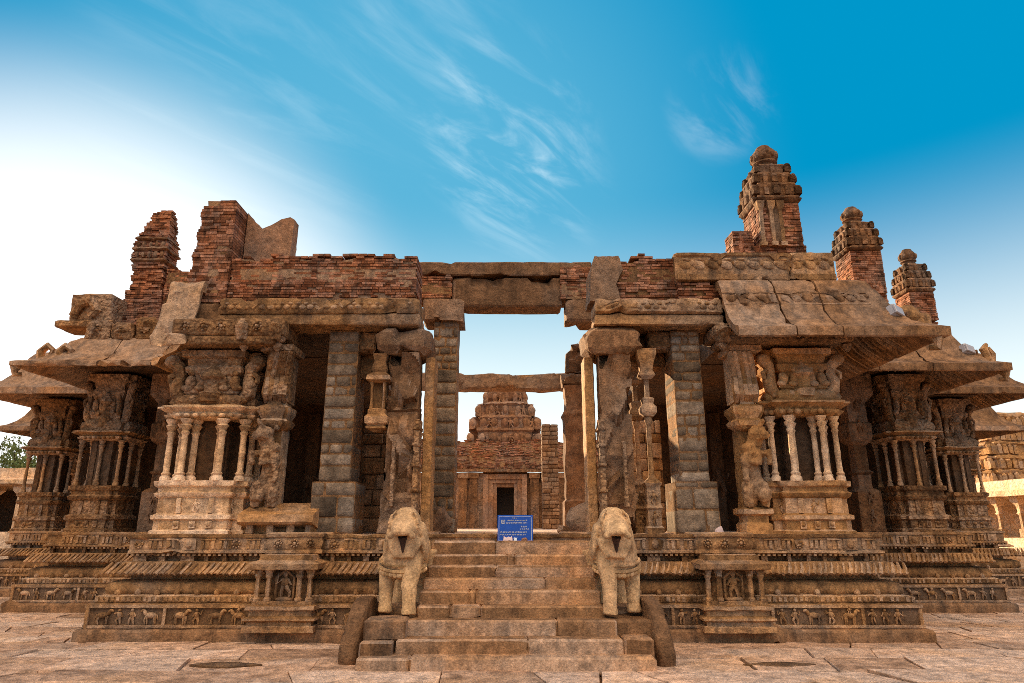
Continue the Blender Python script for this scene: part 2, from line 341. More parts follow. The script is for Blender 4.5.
def redent(cx, cy, w, d, c):                          # rectangle with stepped-in corners
    x0, x1, y0, y1 = cx - w / 2, cx + w / 2, cy - d / 2, cy + d / 2
    return [(x0 + c, y0), (x1 - c, y0), (x1 - c, y0 + c), (x1, y0 + c), (x1, y1 - c), (x1 - c, y1 - c), (x1 - c, y1), (x0 + c, y1), (x0 + c, y1 - c), (x0, y1 - c), (x0, y0 + c), (x0 + c, y0 + c)]
def tag(o, label=None, cat=None, group=None, kind=None):
    if label: o['label'] = label
    if cat: o['category'] = cat
    if group: o['group'] = group
    if kind: o['kind'] = kind
    return o
def empty(name, loc, **kw):
    o = bpy.data.objects.new(name, None); o.empty_display_size = .3; COL.objects.link(o); o.location = loc
    return tag(o, **kw)
# ------------------------------------------------------------------ the setting
def build_ground():
    g = MB(); xs = [-900, -60, 60, 900]; ys = [-600, -30, 90, 1500]
    g.add([(x, y, -.07) for y in ys for x in xs], [(j * 4 + i, j * 4 + i + 1, j * 4 + i + 5, j * 4 + i + 4) for j in range(3) for i in range(3)])
    tag(g.build('ground', 'soil'), kind='structure')
    p = MB(); rnd = random.Random(3)
    def ln(y, x): return y + .13 * noise.noise((x * .45, y * .8, 0)) + .06 * noise.noise((x * 1.7, y * 2, 5))
    y = 2.5; row = 0
    while y < 27:
        dep = rnd.uniform(.45, .95); x = -24 + rnd.uniform(0, 1.2); skn = 0
        while x < 24:
            w = rnd.uniform(.55, 1.9)
            x0, x1 = x, x + w; x += w; c = (x0 + x1) / 2
            if abs(c) < 5.6 and y > 11.7: continue
            if abs(c) < 9.4 and y > 15.3: continue
            if abs(c) < 12.6 and y > 18.6: continue
            gp = rnd.uniform(.006, .018); sk0, sk1 = skn, rnd.uniform(-.3, .3); skn = sk1
            zt = rnd.uniform(-.010, .010); tx, ty = rnd.uniform(-.014, .014), rnd.uniform(-.014, .014)
            q = [(x0 + gp, ln(y, x0) + gp), (c, ln(y, c) + gp), (x1 - gp, ln(y, x1) + gp), (x1 - gp + sk1 * .0, ln(y + dep, x1) - gp), (c, ln(y + dep, c) - gp), (x0 + gp, ln(y + dep, x0) - gp)]
            q = [(a + (sk0 if i in (0, 5) else sk1 if i in (2, 3) else 0) * (b - y) / dep, b) for i, (a, b) in enumerate(q)]
            def zz(a, b): return zt + (a - c) * tx + (b - y) * ty
            cx = sum(a for a, b in q) / 6; cy = sum(b for a, b in q) / 6
            def ins(a, b, k):
                L = math.hypot(a - cx, b - cy); return (cx + (a - cx) * (1 - k / L), cy + (b - cy) * (1 - k / L))
            p.loft([[(a, b, -.066) for a, b in q], [(a, b, zz(a, b) - .006) for a, b in q], [(*ins(a, b, .007), zz(a, b)) for a, b in q]])
        y += dep; row += 1
    tag(p.build('pavement', 'paving', rough=(.25, .006, 3.0), smooth=30), kind='structure')
build_ground()

# ------------------------------------------------------------------ the pavilion
FL = 1.60                                            # floor of the pavilion
LX = [-6.4, -10.2, -13.4, -18.4]; RX = [6.15, 10.1, 13.1, 18.4]; BY = [11.5, 15.1, 18.3, 25.9]
PATH = [(-18.4, 34), (-18.4, 25.9), (-13.4, 25.9), (-13.4, 18.3), (-10.2, 18.3), (-10.2, 15.1), (-6.4, 15.1), (-6.4, 11.5),
        (6.15, 11.5), (6.15, 15.1), (10.1, 15.1), (10.1, 18.3), (13.1, 18.3), (13.1, 25.9), (18.4, 25.9), (18.4, 34)]
FRONTS = [(-6.4, -1.35, 11.5), (1.35, 6.15, 11.5), (-10.2, -6.4, 15.1), (6.15, 10.1, 15.1), (-13.4, -10.2, 18.3), (10.1, 13.1, 18.3)]
pav = empty('temple_pavilion', (0, 15, 0), label='ruined stone temple hall with carved pillars, brick parapets and small roof towers', cat='temple')

# relief figures, facing -Y
def horse(m, x, y, z, h, d=1):
    r = random.uniform
    m.ell((x, y, z + h * .56), (h * .40, .035, h * .19)); m.ell((x + d * h * .42, y, z + h * .74), (h * .13, .032, h * .23), (0, d * .5, 0))
    m.ell((x + d * h * .58, y, z + h * .86), (h * .18, .03, h * .09), (0, d * .45, 0))
    for k in (-.32, -.22, .24, .36):
        b = r(-.1, .1); m.tube([(x + k * h, y, z + h * .5), (x + (k + b) * h, y - .01, z + h * .25), (x + (k + b * .4) * h, y, z)], [h * .085, h * .06, h * .05], 5)
    m.tube([(x - d * h * .4, y, z + h * .62), (x - d * h * .52, y, z + h * .3)], [h * .05, h * .03], 5)
    if random.random() < .4: man(m, x, y - .01, z + h * .6, h * .55)
def man(m, x, y, z, h):
    s = random.choice((-1, 1)); r = random.uniform
    m.ell((x, y, z + h * .88), (h * .10, .03, h * .11)); m.ell((x, y, z + h * .6), (h * .15, .035, h * .22), (0, r(-.2, .2), 0))
    m.tube([(x - .05 * h, y, z + h * .45), (x - r(.1, .2) * h, y - .01, z + h * .24), (x - r(.05, .15) * h, y, z)], [h * .09, h * .07, h * .05], 5)
    m.tube([(x + .05 * h, y, z + h * .45), (x + r(.1, .25) * h, y - .01, z + h * .22), (x + r(.08, .2) * h, y, z)], [h * .09, h * .07, h * .05], 5)
    m.tube([(x + s * .1 * h, y, z + h * .72), (x + s * .3 * h, y - .01, z + h * r(.5, .7)), (x + s * r(.25, .4) * h, y, z + h * r(.7, .95))], [h * .06, h * .05, h * .035], 5)
    m.tube([(x - s * .1 * h, y, z + h * .72), (x - s * .25 * h, y - .01, z + h * .5), (x - s * .1 * h, y, z + h * .45)], [h * .06, h * .05, h * .035], 5)
def rosette(m, x, y, z, r):
    m.ell((x, y, z), (r * .4, .05, r * .4), nu=8, nv=5)
    for k in range(8):
        a = k * math.pi / 4; m.ell((x + math.cos(a) * r * .7, y, z + math.sin(a) * r * .7), (r * .26, .035, r * .26), nu=6, nv=4)

SH_L = (AX(254, 580, 10.95), AX(311, 580, 10.95)); SH_R = (AX(707, 580, 10.95), AX(765, 580, 10.95))
def build_plinth():
    core = MB(); core.stack(PATH + [(18.4, 44), (-18.4, 44)], [(-.25, .02), (-.25, FL - .03)])
    pl = core.build('plinth', 'plain', pav)
    b = MB(); b.sweep(PATH, [(.42, -.03), (.42, .14), (.39, .175), (-.3, .175), (-.3, -.03)]); b.build('base_slab', 'plain', pl, rough=(.16, .010, 2.5, (90, .18, .022)))
    f = MB(); f.sweep(PATH, [(.33, .18), (.34, .19), (.34, .235), (.30, .24), (.30, .48), (.34, .485), (.34, .535), (.32, .545), (-.3, .545), (-.3, .18)])
    RCS = []
    for (xa, xb, Y) in FRONTS:
        y = Y - .30; x = xa - .40 if xa < -1.4 and Y < 12 else xa + .1
        x = (xa - .32) if xa in LX else xa + .1
        e = (xb + .32) if xb in RX else xb - .1
        f.box(x, x + .05, y - .045, y + .02, .18, .545)
        rc = MB(); rc.box(x + .05, e - .05, y - .004, y + .02, .242, .478); RCS.append(rc)  # darker ground behind the relief figures
        x += .1; cnt = 0; sd = 1 if xa < 0 else -1
        while x < e - .3:
            if cnt % 5 == 4: f.box(x, x + .05, y - .035, y + .02, .235, .485); x += .1
            if random.random() < .62: horse(f, x + .17, y - .02, .245, .235, sd * random.choice((1, 1, -1))); x += .36
            else: man(f, x + .07, y - .02, .245, .235); x += .2
            cnt += 1
        f.box(e - .05, e, y - .035, y + .02, .18, .545)
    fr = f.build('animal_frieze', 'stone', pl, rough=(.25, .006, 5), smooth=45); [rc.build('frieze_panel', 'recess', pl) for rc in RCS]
    t = MB(); t.sweep(PATH, [(.24, .55), (.25, .56), (.25, .65), (.21, .665), (.13, .67), (.16, .70), (.17, .74), (.16, .80), (.13, .85), (.05, .88), (-.08, .885), (-.08, .96), (-.3, .96), (-.3, .55)])
    for (xa, xb, Y) in FRONTS:
        x = xa + .05
        while x < xb:
            t.ell((x, Y - .17, .70), (.05, .06, .055), nu=8, nv=5); t.box(x - .03, x + .03, Y - .21, Y - .12, .665, .69); x += .32
        x = xa - .25
        while x < xb + .25:
            t.box(x, x + .05, Y - .265, Y - .23, .575, .64); x += .085
    t.build('torus_moulding', 'stone', pl, rough=(.25, .010, 4))
    c = MB(); c.sweep(PATH, [(-.1, .96), (.14, .975), (.24, .985), (.25, 1.01), (.20, 1.05), (.13, 1.10), (.09, 1.16), (-.1, 1.17), (-.3, 1.17), (-.3, .96)])
    for (xa, xb, Y) in FRONTS:
        x = xa - .22
        while x < xb + .22:
            c.tube([(x, Y - .26, .985), (x + .05, Y - .20, 1.065), (x + .085, Y - .11, 1.15)], [.034, .032, .02], 6)
            x += .098
    c.build('ribbed_cornice', 'stone', pl, rough=(.3, .007, 4))
    d = MB(); d.sweep(PATH, [(-.14, 1.17), (-.14, 1.29), (-.3, 1.29), (-.3, 1.17)])
    for (xa, xb, Y) in FRONTS:
        x = xa + .1
        while x < xb:
            w = random.choice((.06, .1, .22)); d.box(x, x + w, Y + .03, Y + .2, 1.171, 1.288); x += w + random.uniform(.15, .4)
    d.build('recessed_neck', 'ornate', pl)
    k = MB(); k.sweep(PATH, [(-.3, 1.285), (.0, 1.285), (.03, 1.30), (.03, 1.335), (-.015, 1.345), (-.015, 1.535), (.02, 1.55), (.02, 1.60), (0, FL), (-.3, FL)])
    for (xa, xb, Y) in FRONTS:
        y = Y + .015; x = xa + .18; i = 0
        while x < xb - .15:
            if i % 6 == 0: rosette(k, x, y, 1.44, .085); x += .17
            elif i % 6 == 3:
                k.box(x - .02, x + .2, y - .03, y + .02, 1.35, 1.53); k.ell((x + .09, y - .03, 1.44), (.06, .04, .075)); x += .28
            else:
                for q in range(3):
                    k.box(x, x + .05, y - .025, y + .02, 1.37, 1.50); x += .085
                k.box(x - .26, x - .02, y - .03, y + .02, 1.505, 1.53); x += .04
            i += 1
        x = xa
        while x < xb:                                   # little teeth under the band
            k.box(x, x + .045, Y - .015, Y + .08, 1.255, 1.29); x += .085
    k.build('top_band', 'stone', pl, rough=(.2, .008, 4, (90, .11, .016)), smooth=45)
    fl = MB()
    x = -17.5
    for (x0, x1, y0, y1) in [(-6.2, 6.0, 11.75, 15.2), (-10, 9.9, 15.2, 18.5), (-13.2, 12.9, 18.5, 26), (-18.2, 18.2, 26, 44)]:
        fl.box(x0, x1, y0, y1, FL - .1, FL - .012)
    fl.build('floor', 'paving', pav)
    s = MB()                                           # uneven sill stones at the head of the stairs
    x = -1.75
    while x < 1.7:
        w = random.uniform(.35, .8); s.box(x, min(x + w - .02, 1.78), 11.62, 12.05 + random.uniform(-.1, .2), FL - .05, FL + random.uniform(.0, .05), .02); x += w
    s.build('sill_stone', 'plain', pav, rough=(.15, .015, 4))
    for (x0, x1) in (SH_L, SH_R):                     # the two niche shrines that stand out from the base
        c_ = (x0 + x1) / 2; w = x1 - x0; yf = 10.93
        base = MB(); bo = rect(c_, 11.3, w + .04, .62)
        base.stack(bo, [(.08, .155), (.08, .24), (.03, .25), (.03, .30), (.09, .33), (.09, .36), (.02, .39), (.02, .46), (.07, .48), (.07, .535), (.0, .55), (0, .60)])
        sh = base.build('niche_shrine', 'stone', pav, rough=(.12, .010, 5))
        bk = MB(); bk.box(c_ - w * .36, c_ + w * .36, 11.12, 11.5, .6, 1.06); bk.build('niche_wall', 'ornate', sh, rough=(.1, .012, 6))
        for kx in (-.46, -.27, .27, .46):
            p = MB(); p.lathe(c_ + kx * w, yf + .1, [(.055, .6), (.06, .64), (.04, .66), (.042, .8), (.036, .93), (.06, .97), (.05, 1.0), (.075, 1.06)], 8); p.build('colonnette', 'stone', sh, rough=(.1, .005, 8))
        g = MB(); man(g, c_, 11.09, .64, .40); g.ell((c_, 11.1, .62), (.16, .05, .04)); g.tube([(c_ - .14, 11.1, .62), (c_ - .14, 11.1, .95), (c_, 11.1, 1.05), (c_ + .14, 11.1, .95), (c_ + .14, 11.1, .62)], .025, 6); g.build('niche_figure', 'stone', sh)
        r_ = MB(); r_.stack(rect(c_, 11.3, w + .02, .6), [(.03, 1.06), (.09, 1.075), (.10, 1.16), (.05, 1.19), (-.03, 1.21), (-.05, 1.29)]); r_.build('niche_eave', 'stone', sh, rough=(.1, .010, 5))
        v = MB(); v.stack(rect(c_, 11.72, w, .62), [(0, 1.285), (.03, 1.30), (.03, 1.345), (-.005, 1.36), (.02, 1.42), (.02, 1.48), (-.005, 1.545), (.03, 1.565), (.03, 1.61), (.0, 1.63)])
        for q in range(3): rosette(v, x0 + w * (.2 + .3 * q), 11.385, 1.455, .08)
        v.build('niche_crown', 'stone', sh, rough=(.1, .010, 5))
build_plinth()

# ------------------------------------------------------------------ pillars
def scroll(m, x, y, z0, z1, dx, dy, r):               # rearing-beast bracket: bulges out from foot to head
    h = z1 - z0
    P = [(x, y, z0), (x + dx * .45, y + dy * .45, z0 + h * .12), (x + dx * .55, y + dy * .55, z0 + h * .32), (x + dx * .35, y + dy * .35, z0 + h * .5), (x + dx * .5, y + dy * .5, z0 + h * .7), (x + dx * .95, y + dy * .95, z0 + h * .84), (x + dx * 1.1, y + dy * 1.1, z0 + h * .94)]
    m.tube(P, [r * .9, r * 1.1, r * 1.15, r * .85, r * 1.0, r * 1.1, r * .6], 7)
    m.ell((x + dx * 1.0, y + dy * 1.0, z0 + h * .86), (r * 1.25, r * 1.25, r * 1.0))
    m.tube([(x + dx * .5, y + dy * .5, z0 + h * .62), (x + dx * 1.1, y + dy * 1.1, z0 + h * .5), (x + dx * 1.0, y + dy * 1.0, z0 + h * .36)], [r * .5, r * .42, r * .4], 6)
def cluster_pillar(name, cx, yf, w, d, z1, z2, z3, z4, nf=4, mat='stone', detail=1, cshift=0.0, label=None):
    z0 = FL - .02; cy = yf + d / 2; rl = .09 if detail else .16
    core = MB(); core.stack(redent(cx, cy, w * .62, d * .62, w * .1), [(0, z0), (0, z4 + .3)])
    for k in (-.16, .16): core.box(cx + k * w - .05, cx + k * w + .05, cy - d * .33, cy, z1, z2)
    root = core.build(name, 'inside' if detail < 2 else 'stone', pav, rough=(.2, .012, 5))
    if label: root['label'] = label
    p = MB(); hp = z1 - z0; ol = redent(cx, cy, w * .94, d * .94, w * .11)
    p.stack(ol, [(.05, z0), (.05, z0 + .07 * hp), (0, z0 + .10 * hp), (0, z0 + .26 * hp), (.045, z0 + .29 * hp), (.045, z0 + .36 * hp), (-.02, z0 + .40 * hp), (-.02, z0 + .68 * hp), (.03, z0 + .71 * hp), (.05, z0 + .78 * hp), (.0, z0 + .81 * hp), (0, z0 + .88 * hp), (.05, z0 + .91 * hp), (.06, z1)])
    yb = yf + .03
    for k in range(5):
        x = cx + (k - 2) * w * .17; yy = yb + (.02 if abs(k - 2) < 2 else w * .11)
        if k % 2 == 0: man(p, x, yy + .02, z0 + .41 * hp, .26 * hp)
        else: p.box(x - .04, x + .04, yy - .02, yy + .1, z0 + .4 * hp, z0 + .68 * hp)
        p.box(x - .05, x + .05, yy - .035, yy + .08, z0 + .12 * hp, z0 + .25 * hp); p.ell((x, yy - .03, z0 + .2 * hp), (.04, .03, .05))
    p.build('pedestal', ('pale' if detail else 'ornate') if mat == 'stone' else mat, root, rough=(rl, .012, 6), smooth=50)
    hc = z2 - z1; r = w * .034
    prof = [(r * 1.7, 0), (r * 1.7, .06), (r * 1.2, .09), (r * 1.5, .12), (r * 1.0, .15), (r * 1.0, .42), (r * 1.12, .45), (r * 1.0, .48), (r * .92, .74), (r * 1.35, .78), (r * 1.0, .81), (r * 1.5, .86), (r * 1.9, .89), (r * 1.2, .92), (r * 1.9, .97), (r * 2.1, 1.0)]
    pos = [(cx + w * (-.40 + .80 * k / (nf - 1)), yf + (w * .13 if 0 < k < nf - 1 else w * .12)) for k in range(nf)]
    pos += [(cx + s * w * .40, yf + d * q) for s in (-1, 1) for q in ((.38, .62, .88) if detail else (.5, .88))]
    if detail: pos += [(cx - w * .2, yf + w * .03), (cx + w * .2, yf + w * .03)] if nf == 4 else []
    for (x, y) in pos:
        c = MB(); c.lathe(x, y, [(q, z1 + t * hc) for q, t in prof], 10); c.build('colonnette', 'pale' if detail else mat, root, rough=(.3, .006, 6), smooth=50)
    e = MB(); he = z3 - z2
    e.stack(redent(cx + cshift * .5, cy, w * .93, d * .93, w * .11), [(-.03, z2), (.0, z2 + .06 * he), (.05, z2 + .22 * he), (.06, z2 + .34 * he), (.02, z2 + .38 * he), (.03, z2 + .48 * he), (.10, z2 + .62 * he), (.15, z2 + .72 * he), (.15, z2 + .82 * he), (.06, z2 + .9 * he), (0, z3)])
    n = 9
    for k in range(n):
        x = cx + (k - (n - 1) / 2) * w * .095; yy = yf + (.0 if abs(x - cx) < w * .34 else w * .10)
        e.ell((x, yy - .01, z2 + .22 * he), (w * .038, .07, .16 * he), nu=8, nv=5)
    e.build('entablature', 'pale' if detail and mat == 'stone' else mat, root, rough=(rl, .012, 5), smooth=50)
    q = MB(); hq = z4 - z3
    q.stack(redent(cx + cshift, cy, w * .80, d * .80, w * .12), [(.1, z3 - .02), (.13, z3 + .06 * hq), (.10, z3 + .14 * hq), (.0, z3 + .20 * hq), (.03, z3 + .22 * hq), (.03, z3 + .3 * hq), (-.03, z3 + .32 * hq), (-.02, z3 + .55 * hq), (.05, z3 + .62 * hq), (.06, z3 + .7 * hq), (.02, z3 + .74 * hq), (.05, z3 + .86 * hq), (.12, z3 + .89 * hq), (.14, z4), (.1, z4 + .02)])
    rr = w * .058; cxx = cx + cshift
    for sx in (-1, 1):
        scroll(q, cxx + sx * w * .33, yf + d * .16, z3 + .12 * hq, z3 + hq * .93, sx * w * .15, -d * .05, rr * 1.25)
        scroll(q, cxx + sx * w * .33, yf + d * .6, z3 + .12 * hq, z3 + hq * .9, sx * w * .15, 0, rr * 1.2)
        for ky in (.08, .19):
            q.ell((cxx + sx * w * ky * 1.3, yf + d * .1, z3 + .42 * hq), (w * .06, .07, .14 * hq)); q.ell((cxx + sx * w * ky * 1.3, yf + d * .09, z3 + .6 * hq), (w * .04, .06, .06 * hq)); q.ell((cxx + sx * w * (ky * 1.3 + .03), yf + d * .08, z3 + .31 * hq), (w * .06, .06, .06 * hq))
    for kx in (-.36, -.18, 0, .18, .36): q.ell((cxx + kx * w, yf + d * (.05 if abs(kx) < .3 else .12), z3 + .1 * hq), (w * .045, .06, .07 * hq), nu=8, nv=5)
    q.lathe(cxx, yf + d * .10, [(w * .13, z3 + .05 * hq), (w * .14, z3 + .2 * hq), (w * .09, z3 + .25 * hq), (w * .09, z3 + .45 * hq), (w * .15, z3 + .5 * hq), (w * .11, z3 + .6 * hq), (w * .04, z3 + .72 * hq), (.01, z3 + .8 * hq)], 10)
    q.build('figured_capital', 'ornate' if mat == 'stone' else mat, root, rough=(rl, .014, 6), smooth=50)
    return root
def bud(m, x, y, z, r):                               # hanging lotus bud
    m.lathe(x, y, [(r * .15, z - r * 2.3), (r * .55, z - r * 1.8), (r * .7, z - r * 1.3), (r * .45, z - r * 1.05), (r * .95, z - r * .8), (r * 1.1, z - r * .3), (r * .9, z)], 10)
def bracket_beam(x0, x1, y0, y1, z0, z1, buds, root):
    m = MB(); m.box(x0, x1, y0, y1, z0 + (z1 - z0) * .35, z1, .03)
    m.box(x0 + .12, x1 - .12, y0 + .02, y1 - .02, z0, z0 + (z1 - z0) * .36, .03)
    for bx in buds:
        bud(m, bx, y0 + .17, z0 + (z1 - z0) * .4, .13)
        m.tube([(bx - .02, y0 + .1, z1 - .04), (bx + .0, y0 - .03, z1 - .16), (bx, y0 + .05, z0 + .1)], [.09, .12, .1], 7)
    x = x0 + .25
    while x < x1 - .2:
        rosette(m, x, y0 - .005, z0 + (z1 - z0) * .68, .10); x += .33
    m.build('bracket_beam', 'ornate', root, rough=(.1, .014, 5), smooth=50)

pl = cluster_pillar('cluster_pillar', -5.55, 11.85, 1.66, 1.6, 2.50, 3.60, 3.87, 4.88, label='cluster pillar of white-worn colonnettes under the broken eave')
bracket_beam(-6.25, -4.2, 11.6, 12.5, 4.93, 5.42, (-4.33, -4.95), pl)
pr = cluster_pillar('cluster_pillar', 5.3, 11.85, 1.45, 1.6, 2.50, 3.66, 3.98, 4.92, mat='gold', cshift=.1, label='sun-tinted cluster pillar under the intact curved eave')
bracket_beam(3.75, 6.3, 11.62, 12.5, 5.0, 5.34, (3.9, 6.2), pr)
for (cx, yf, w) in ((-9.6, 15.4, 1.15), (9.4, 15.4, 1.12), (-13.1, 18.6, 1.15), (12.6, 18.6, 1.12), (-17.9, 26.2, 1.1), (17.9, 26.2, 1.1)):
    cluster_pillar('cluster_pillar', cx, yf, w, 1.1, 2.62, 3.66, 3.9, 5.22, nf=3, detail=0)
for (cx, yf, w) in ((-8.35, 15.8, .6), (8.35, 15.8, .55), (-11.6, 19, .55), (11.3, 19, .55), (-7.3, 16.6, .5), (7.2, 16.6, .5)):   # slimmer inner pillars
    m = MB(); m.stack(rect(cx, yf + w / 2, w, w), [(0, FL), (0, 2.5), (-.05, 2.55), (-.12, 2.6), (-.12, 2.9), (-.06, 2.95), (-.13, 3.0), (-.13, 3.6), (-.03, 3.7), (.0, 3.8), (0, 4.1), (-.05, 4.15), (-.05, 4.6), (.1, 4.8), (.1, 5.3)])
    for z in (1.8, 2.2, 3.9, 4.4): man(m, cx, yf - .005, z, .3)
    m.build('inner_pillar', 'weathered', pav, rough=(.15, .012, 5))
def yali_pillar(cx, yf, z4, s, mat):
    m = MB(); z0 = FL; m.stack(rect(cx, yf + .3, .46, .56), [(0, z0), (0, z0 + .16), (-.04, z0 + .2), (-.04, z0 + .3), (.03, z0 + .34), (.03, z0 + .42), (-.06, z0 + .46)])
    m.box(cx - .15, cx + .15, yf + .2, yf + .6, z0 + .4, z4)
    m.stack(redent(cx, yf + .28, .44, .5, .06), [(-.08, 3.42), (.03, 3.5), (.06, 3.58), (.0, 3.63), (.03, 3.7), (.06, 3.76), (.06, 3.84), (-.03, 3.9), (-.05, 4.0)])
    root = m.build('beast_pillar', mat, pav, rough=(.08, .016, 6))
    k = MB()                                            # ribbed bracket that swells outward under the beam
    for q in range(5):
        x = cx + (q - 2) * .085
        k.tube([(x, yf + .12, 3.95), (x + s * .03, yf - .02, 4.08), (x + s * .04, yf - .02, 4.22), (x + s * .0, yf + .1, 4.38), (x + s * .03, yf + .06, 4.56), (x + s * .09, yf - .06, 4.74), (x + s * .12, yf - .1, 4.86)], [.05, .075, .075, .06, .065, .075, .05], 6)
    k.box(cx - .2, cx + .2, yf + .08, yf + .6, 3.95, 4.9); k.box(cx - .3, cx + .32, yf - .1, yf + .6, 4.86, z4, .02)
    k.build('ribbed_bracket', 'ornate' if mat == 'stone' else mat, root, rough=(.08, .012, 6))
    a = MB(); b = z0 + .44; Y = yf + .1; f = .80        # rearing beast, one continuous body
    def P(dx, dy, dz): return (cx + s * dx, Y + dy, b + dz * f)
    a.tube([P(.05, .1, 0), P(.10, .02, .3), P(-.02, .06, .55), P(.06, 0, .95), P(.0, -.04, 1.3), P(-.08, -.12, 1.55)], [.11, .14, .17, .16, .16, .12], 8)
    a.ell(P(-.08, -.14, 1.62), (.16, .19, .15)); a.tube([P(-.1, -.2, 1.62), P(-.17, -.36, 1.54)], [.11, .08]); a.tube([P(-.1, -.24, 1.74), P(-.14, -.36, 1.92)], [.06, .03])
    for q in (-1, 1): a.ell((cx - s * .02 + q * .13, Y - .06, b + 1.78 * f), (.05, .06, .07))
    for q in (-1, 1):
        a.tube([(cx - s * .02 + q * .10, Y - .05, b + 1.15 * f), (cx - s * .14 + q * .1, Y - .22, b + 1.2 * f), (cx - s * .15 + q * .09, Y - .2, b + .92 * f)], [.08, .065, .06], 7)
        a.tube([(cx + q * .11, Y, b + .5 * f), (cx + q * .17, Y - .14, b + .36 * f), (cx + q * .14, Y - .06, b + .02)], [.12, .09, .08], 7)
    a.ell(P(.14, -.1, 1.02), (.11, .12, .17)); a.ell(P(.15, -.12, 1.3), (.08, .085, .09)); a.tube([P(.14, -.14, 1.05), P(.0, -.22, .95), P(-.06, -.2, 1.1)], [.05, .045, .04], 6); a.tube([P(.16, -.1, .85), P(.2, -.18, .6), P(.14, -.14, .42)], [.07, .055, .045], 6)
    a.ell(P(-.1, -.12, .28), (.12, .12, .15)); a.ell(P(-.12, -.16, .48), (.075, .08, .08))
    a.build('rearing_beast', 'ornate' if mat == 'stone' else mat, root, remesh=.024, rough=(0, .022, 10), smooth=50)
yali_pillar(-4.38, 11.95, 5.0, 1, 'stone'); yali_pillar(4.33, 11.95, 5.0, -1, 'gold')

def block_pier(x0, x1, y0, y1, z0, z1, xb0, xb1, zb, seed, bh=(.14, .3), mat='grey'):
    rnd = random.Random(seed); core = MB(); core.box(x0 + .012, x1 - .012, y0 + .012, y1, zb, z1); core.box(xb0 + .012, xb1 - .012, y0 - .088, y1, z0, zb)
    root = core.build('block_pier', 'mortar', pav, rough=(.12, .010, 6))
    b = MB(); z = z0
    while z < z1 - .05:
        low = z < zb - .05; h = rnd.uniform(.26, .42) if low else rnd.uniform(*bh)
        if z + h > z1: h = z1 - z
        if low and z + h > zb - .1: h = zb - z
        a0, a1, yy = (xb0, xb1, y0 - .1) if low else (x0, x1, y0)
        full = h > bh[0] * 1.55 or rnd.random() < .25
        cuts = [a0, a1] if full and not low else sorted([a0, a0 + (a1 - a0) * rnd.uniform(.3, .68), a1])
        if not low and not full and rnd.random() < .5: cuts = sorted([a0, a0 + (a1 - a0) * rnd.uniform(.2, .38), a0 + (a1 - a0) * rnd.uniform(.6, .8), a1])
        for k in range(len(cuts) - 1):
            g = rnd.uniform(.012, .022)
            b.box(cuts[k] + g * .7, cuts[k + 1] - g * .7, yy + rnd.uniform(-.012, .006), y1 + .01, z + g * .7, z + h - g * .7, .02)
        z += h
    b.build('stone_block', mat, root, rough=(.11, .008, 6, (40, .08, .012)), smooth=50)
    return root
block_pier(-3.52, -2.93, 12.2, 12.95, FL, 5.36, -3.6, -2.80, 2.5, 1)
block_pier(3.05, 3.60, 12.2, 12.95, FL, 5.36, 2.92, 3.70, 2.5, 2)
block_pier(-1.86, -1.28, 15.0, 15.7, FL - .02, 6.45, -1.90, -1.24, 1.9, 3, bh=(.17, .34))

def broken_pillar(cx, s):                             # flanks the stairs; s = side
    yf = 11.95; m = MB()
    rnd = random.Random(5 if s < 0 else 9)
    m.box(cx - .29, cx + .29, yf - .04, yf + .5, FL, 4.86, .02)
    m.box(cx - .33, cx + .33, yf - .08, yf + .5, FL, 2.3, .02)
    chips = []
    for k in range(16):
        z = FL + .3 + rnd.random() * 3.0; sx = rnd.choice((-1, -1, 0, 0, 1)); n = Vector((sx * rnd.uniform(.5, 1), -rnd.uniform(.3, 1), rnd.uniform(-.45, .45))).normalized()
        base = Vector((cx + sx * .29, yf, z)); chips.append((base - n * rnd.uniform(.03, .10), n, rnd.uniform(.2, .6), rnd.uniform(-2.2, 2.2)))
    def sc(me):
        bm = bmesh.new(); bm.from_mesh(me)
        for _ in range(7):
            es = [e for e in bm.edges if e.calc_length() > .045]
            if not es: break
            bmesh.ops.subdivide_edges(bm, edges=es, cuts=1, use_grid_fill=True)
        for v in bm.verts:
            for c, n, hr, kk in chips:
                if abs(v.co.z - c.z + kk * (v.co.x - c.x)) < hr and v.co.y < yf + .42:
                    d = (v.co - c).dot(n)
                    if d > 0: v.co -= n * d
            v.co.y = min(v.co.y, yf + .16) if v.co.y < yf + .42 else v.co.y; v.co.x = cx + math.copysign(max(abs(v.co.x - cx), .0), v.co.x - cx)
        bm.to_mesh(me); bm.free()
    root = m.build('broken_pillar', 'rough', pav, rough=(0, .012, 9), smooth=18, sculpt=sc, seed=3 if s < 0 else 8)
    g = MB(); g.box(cx - s * .30 - .05, cx - s * .30 + .05, yf - .05, yf + .3, FL, 3.6, .01); g.box(cx + s * .1 - .03, cx + s * .1 + .03, yf - .07, yf + .2, 2.05, 3.2, .01)
    for z in (2.3, 2.75, 3.1, 3.4): g.box(cx - s * .30 - .07, cx - s * .30 + .07, yf - .08, yf + .3, z, z + .06, .01)
    g.build('carved_remains', 'ornate', root, rough=(.06, .02, 8))
    c = MB(); c.box(cx - .54, cx + .50, yf - .1, yf + .95, 4.84, 5.36, .12, jit=.05); c.build('capital_block', 'rough', root, rough=(.06, .015, 3.4, (14, .2, .045)), smooth=20, seed=2 if s < 0 else 4)
    st = MB(); xi = cx - s * .45; st.box(xi - .09, xi + .09, yf + .35, yf + .9, FL, 4.86, .015); st.build('pilaster', 'gold', root, rough=(.15, .010, 4))
    return root
bl = broken_pillar(-2.02, -1); br = broken_pillar(1.92, 1)
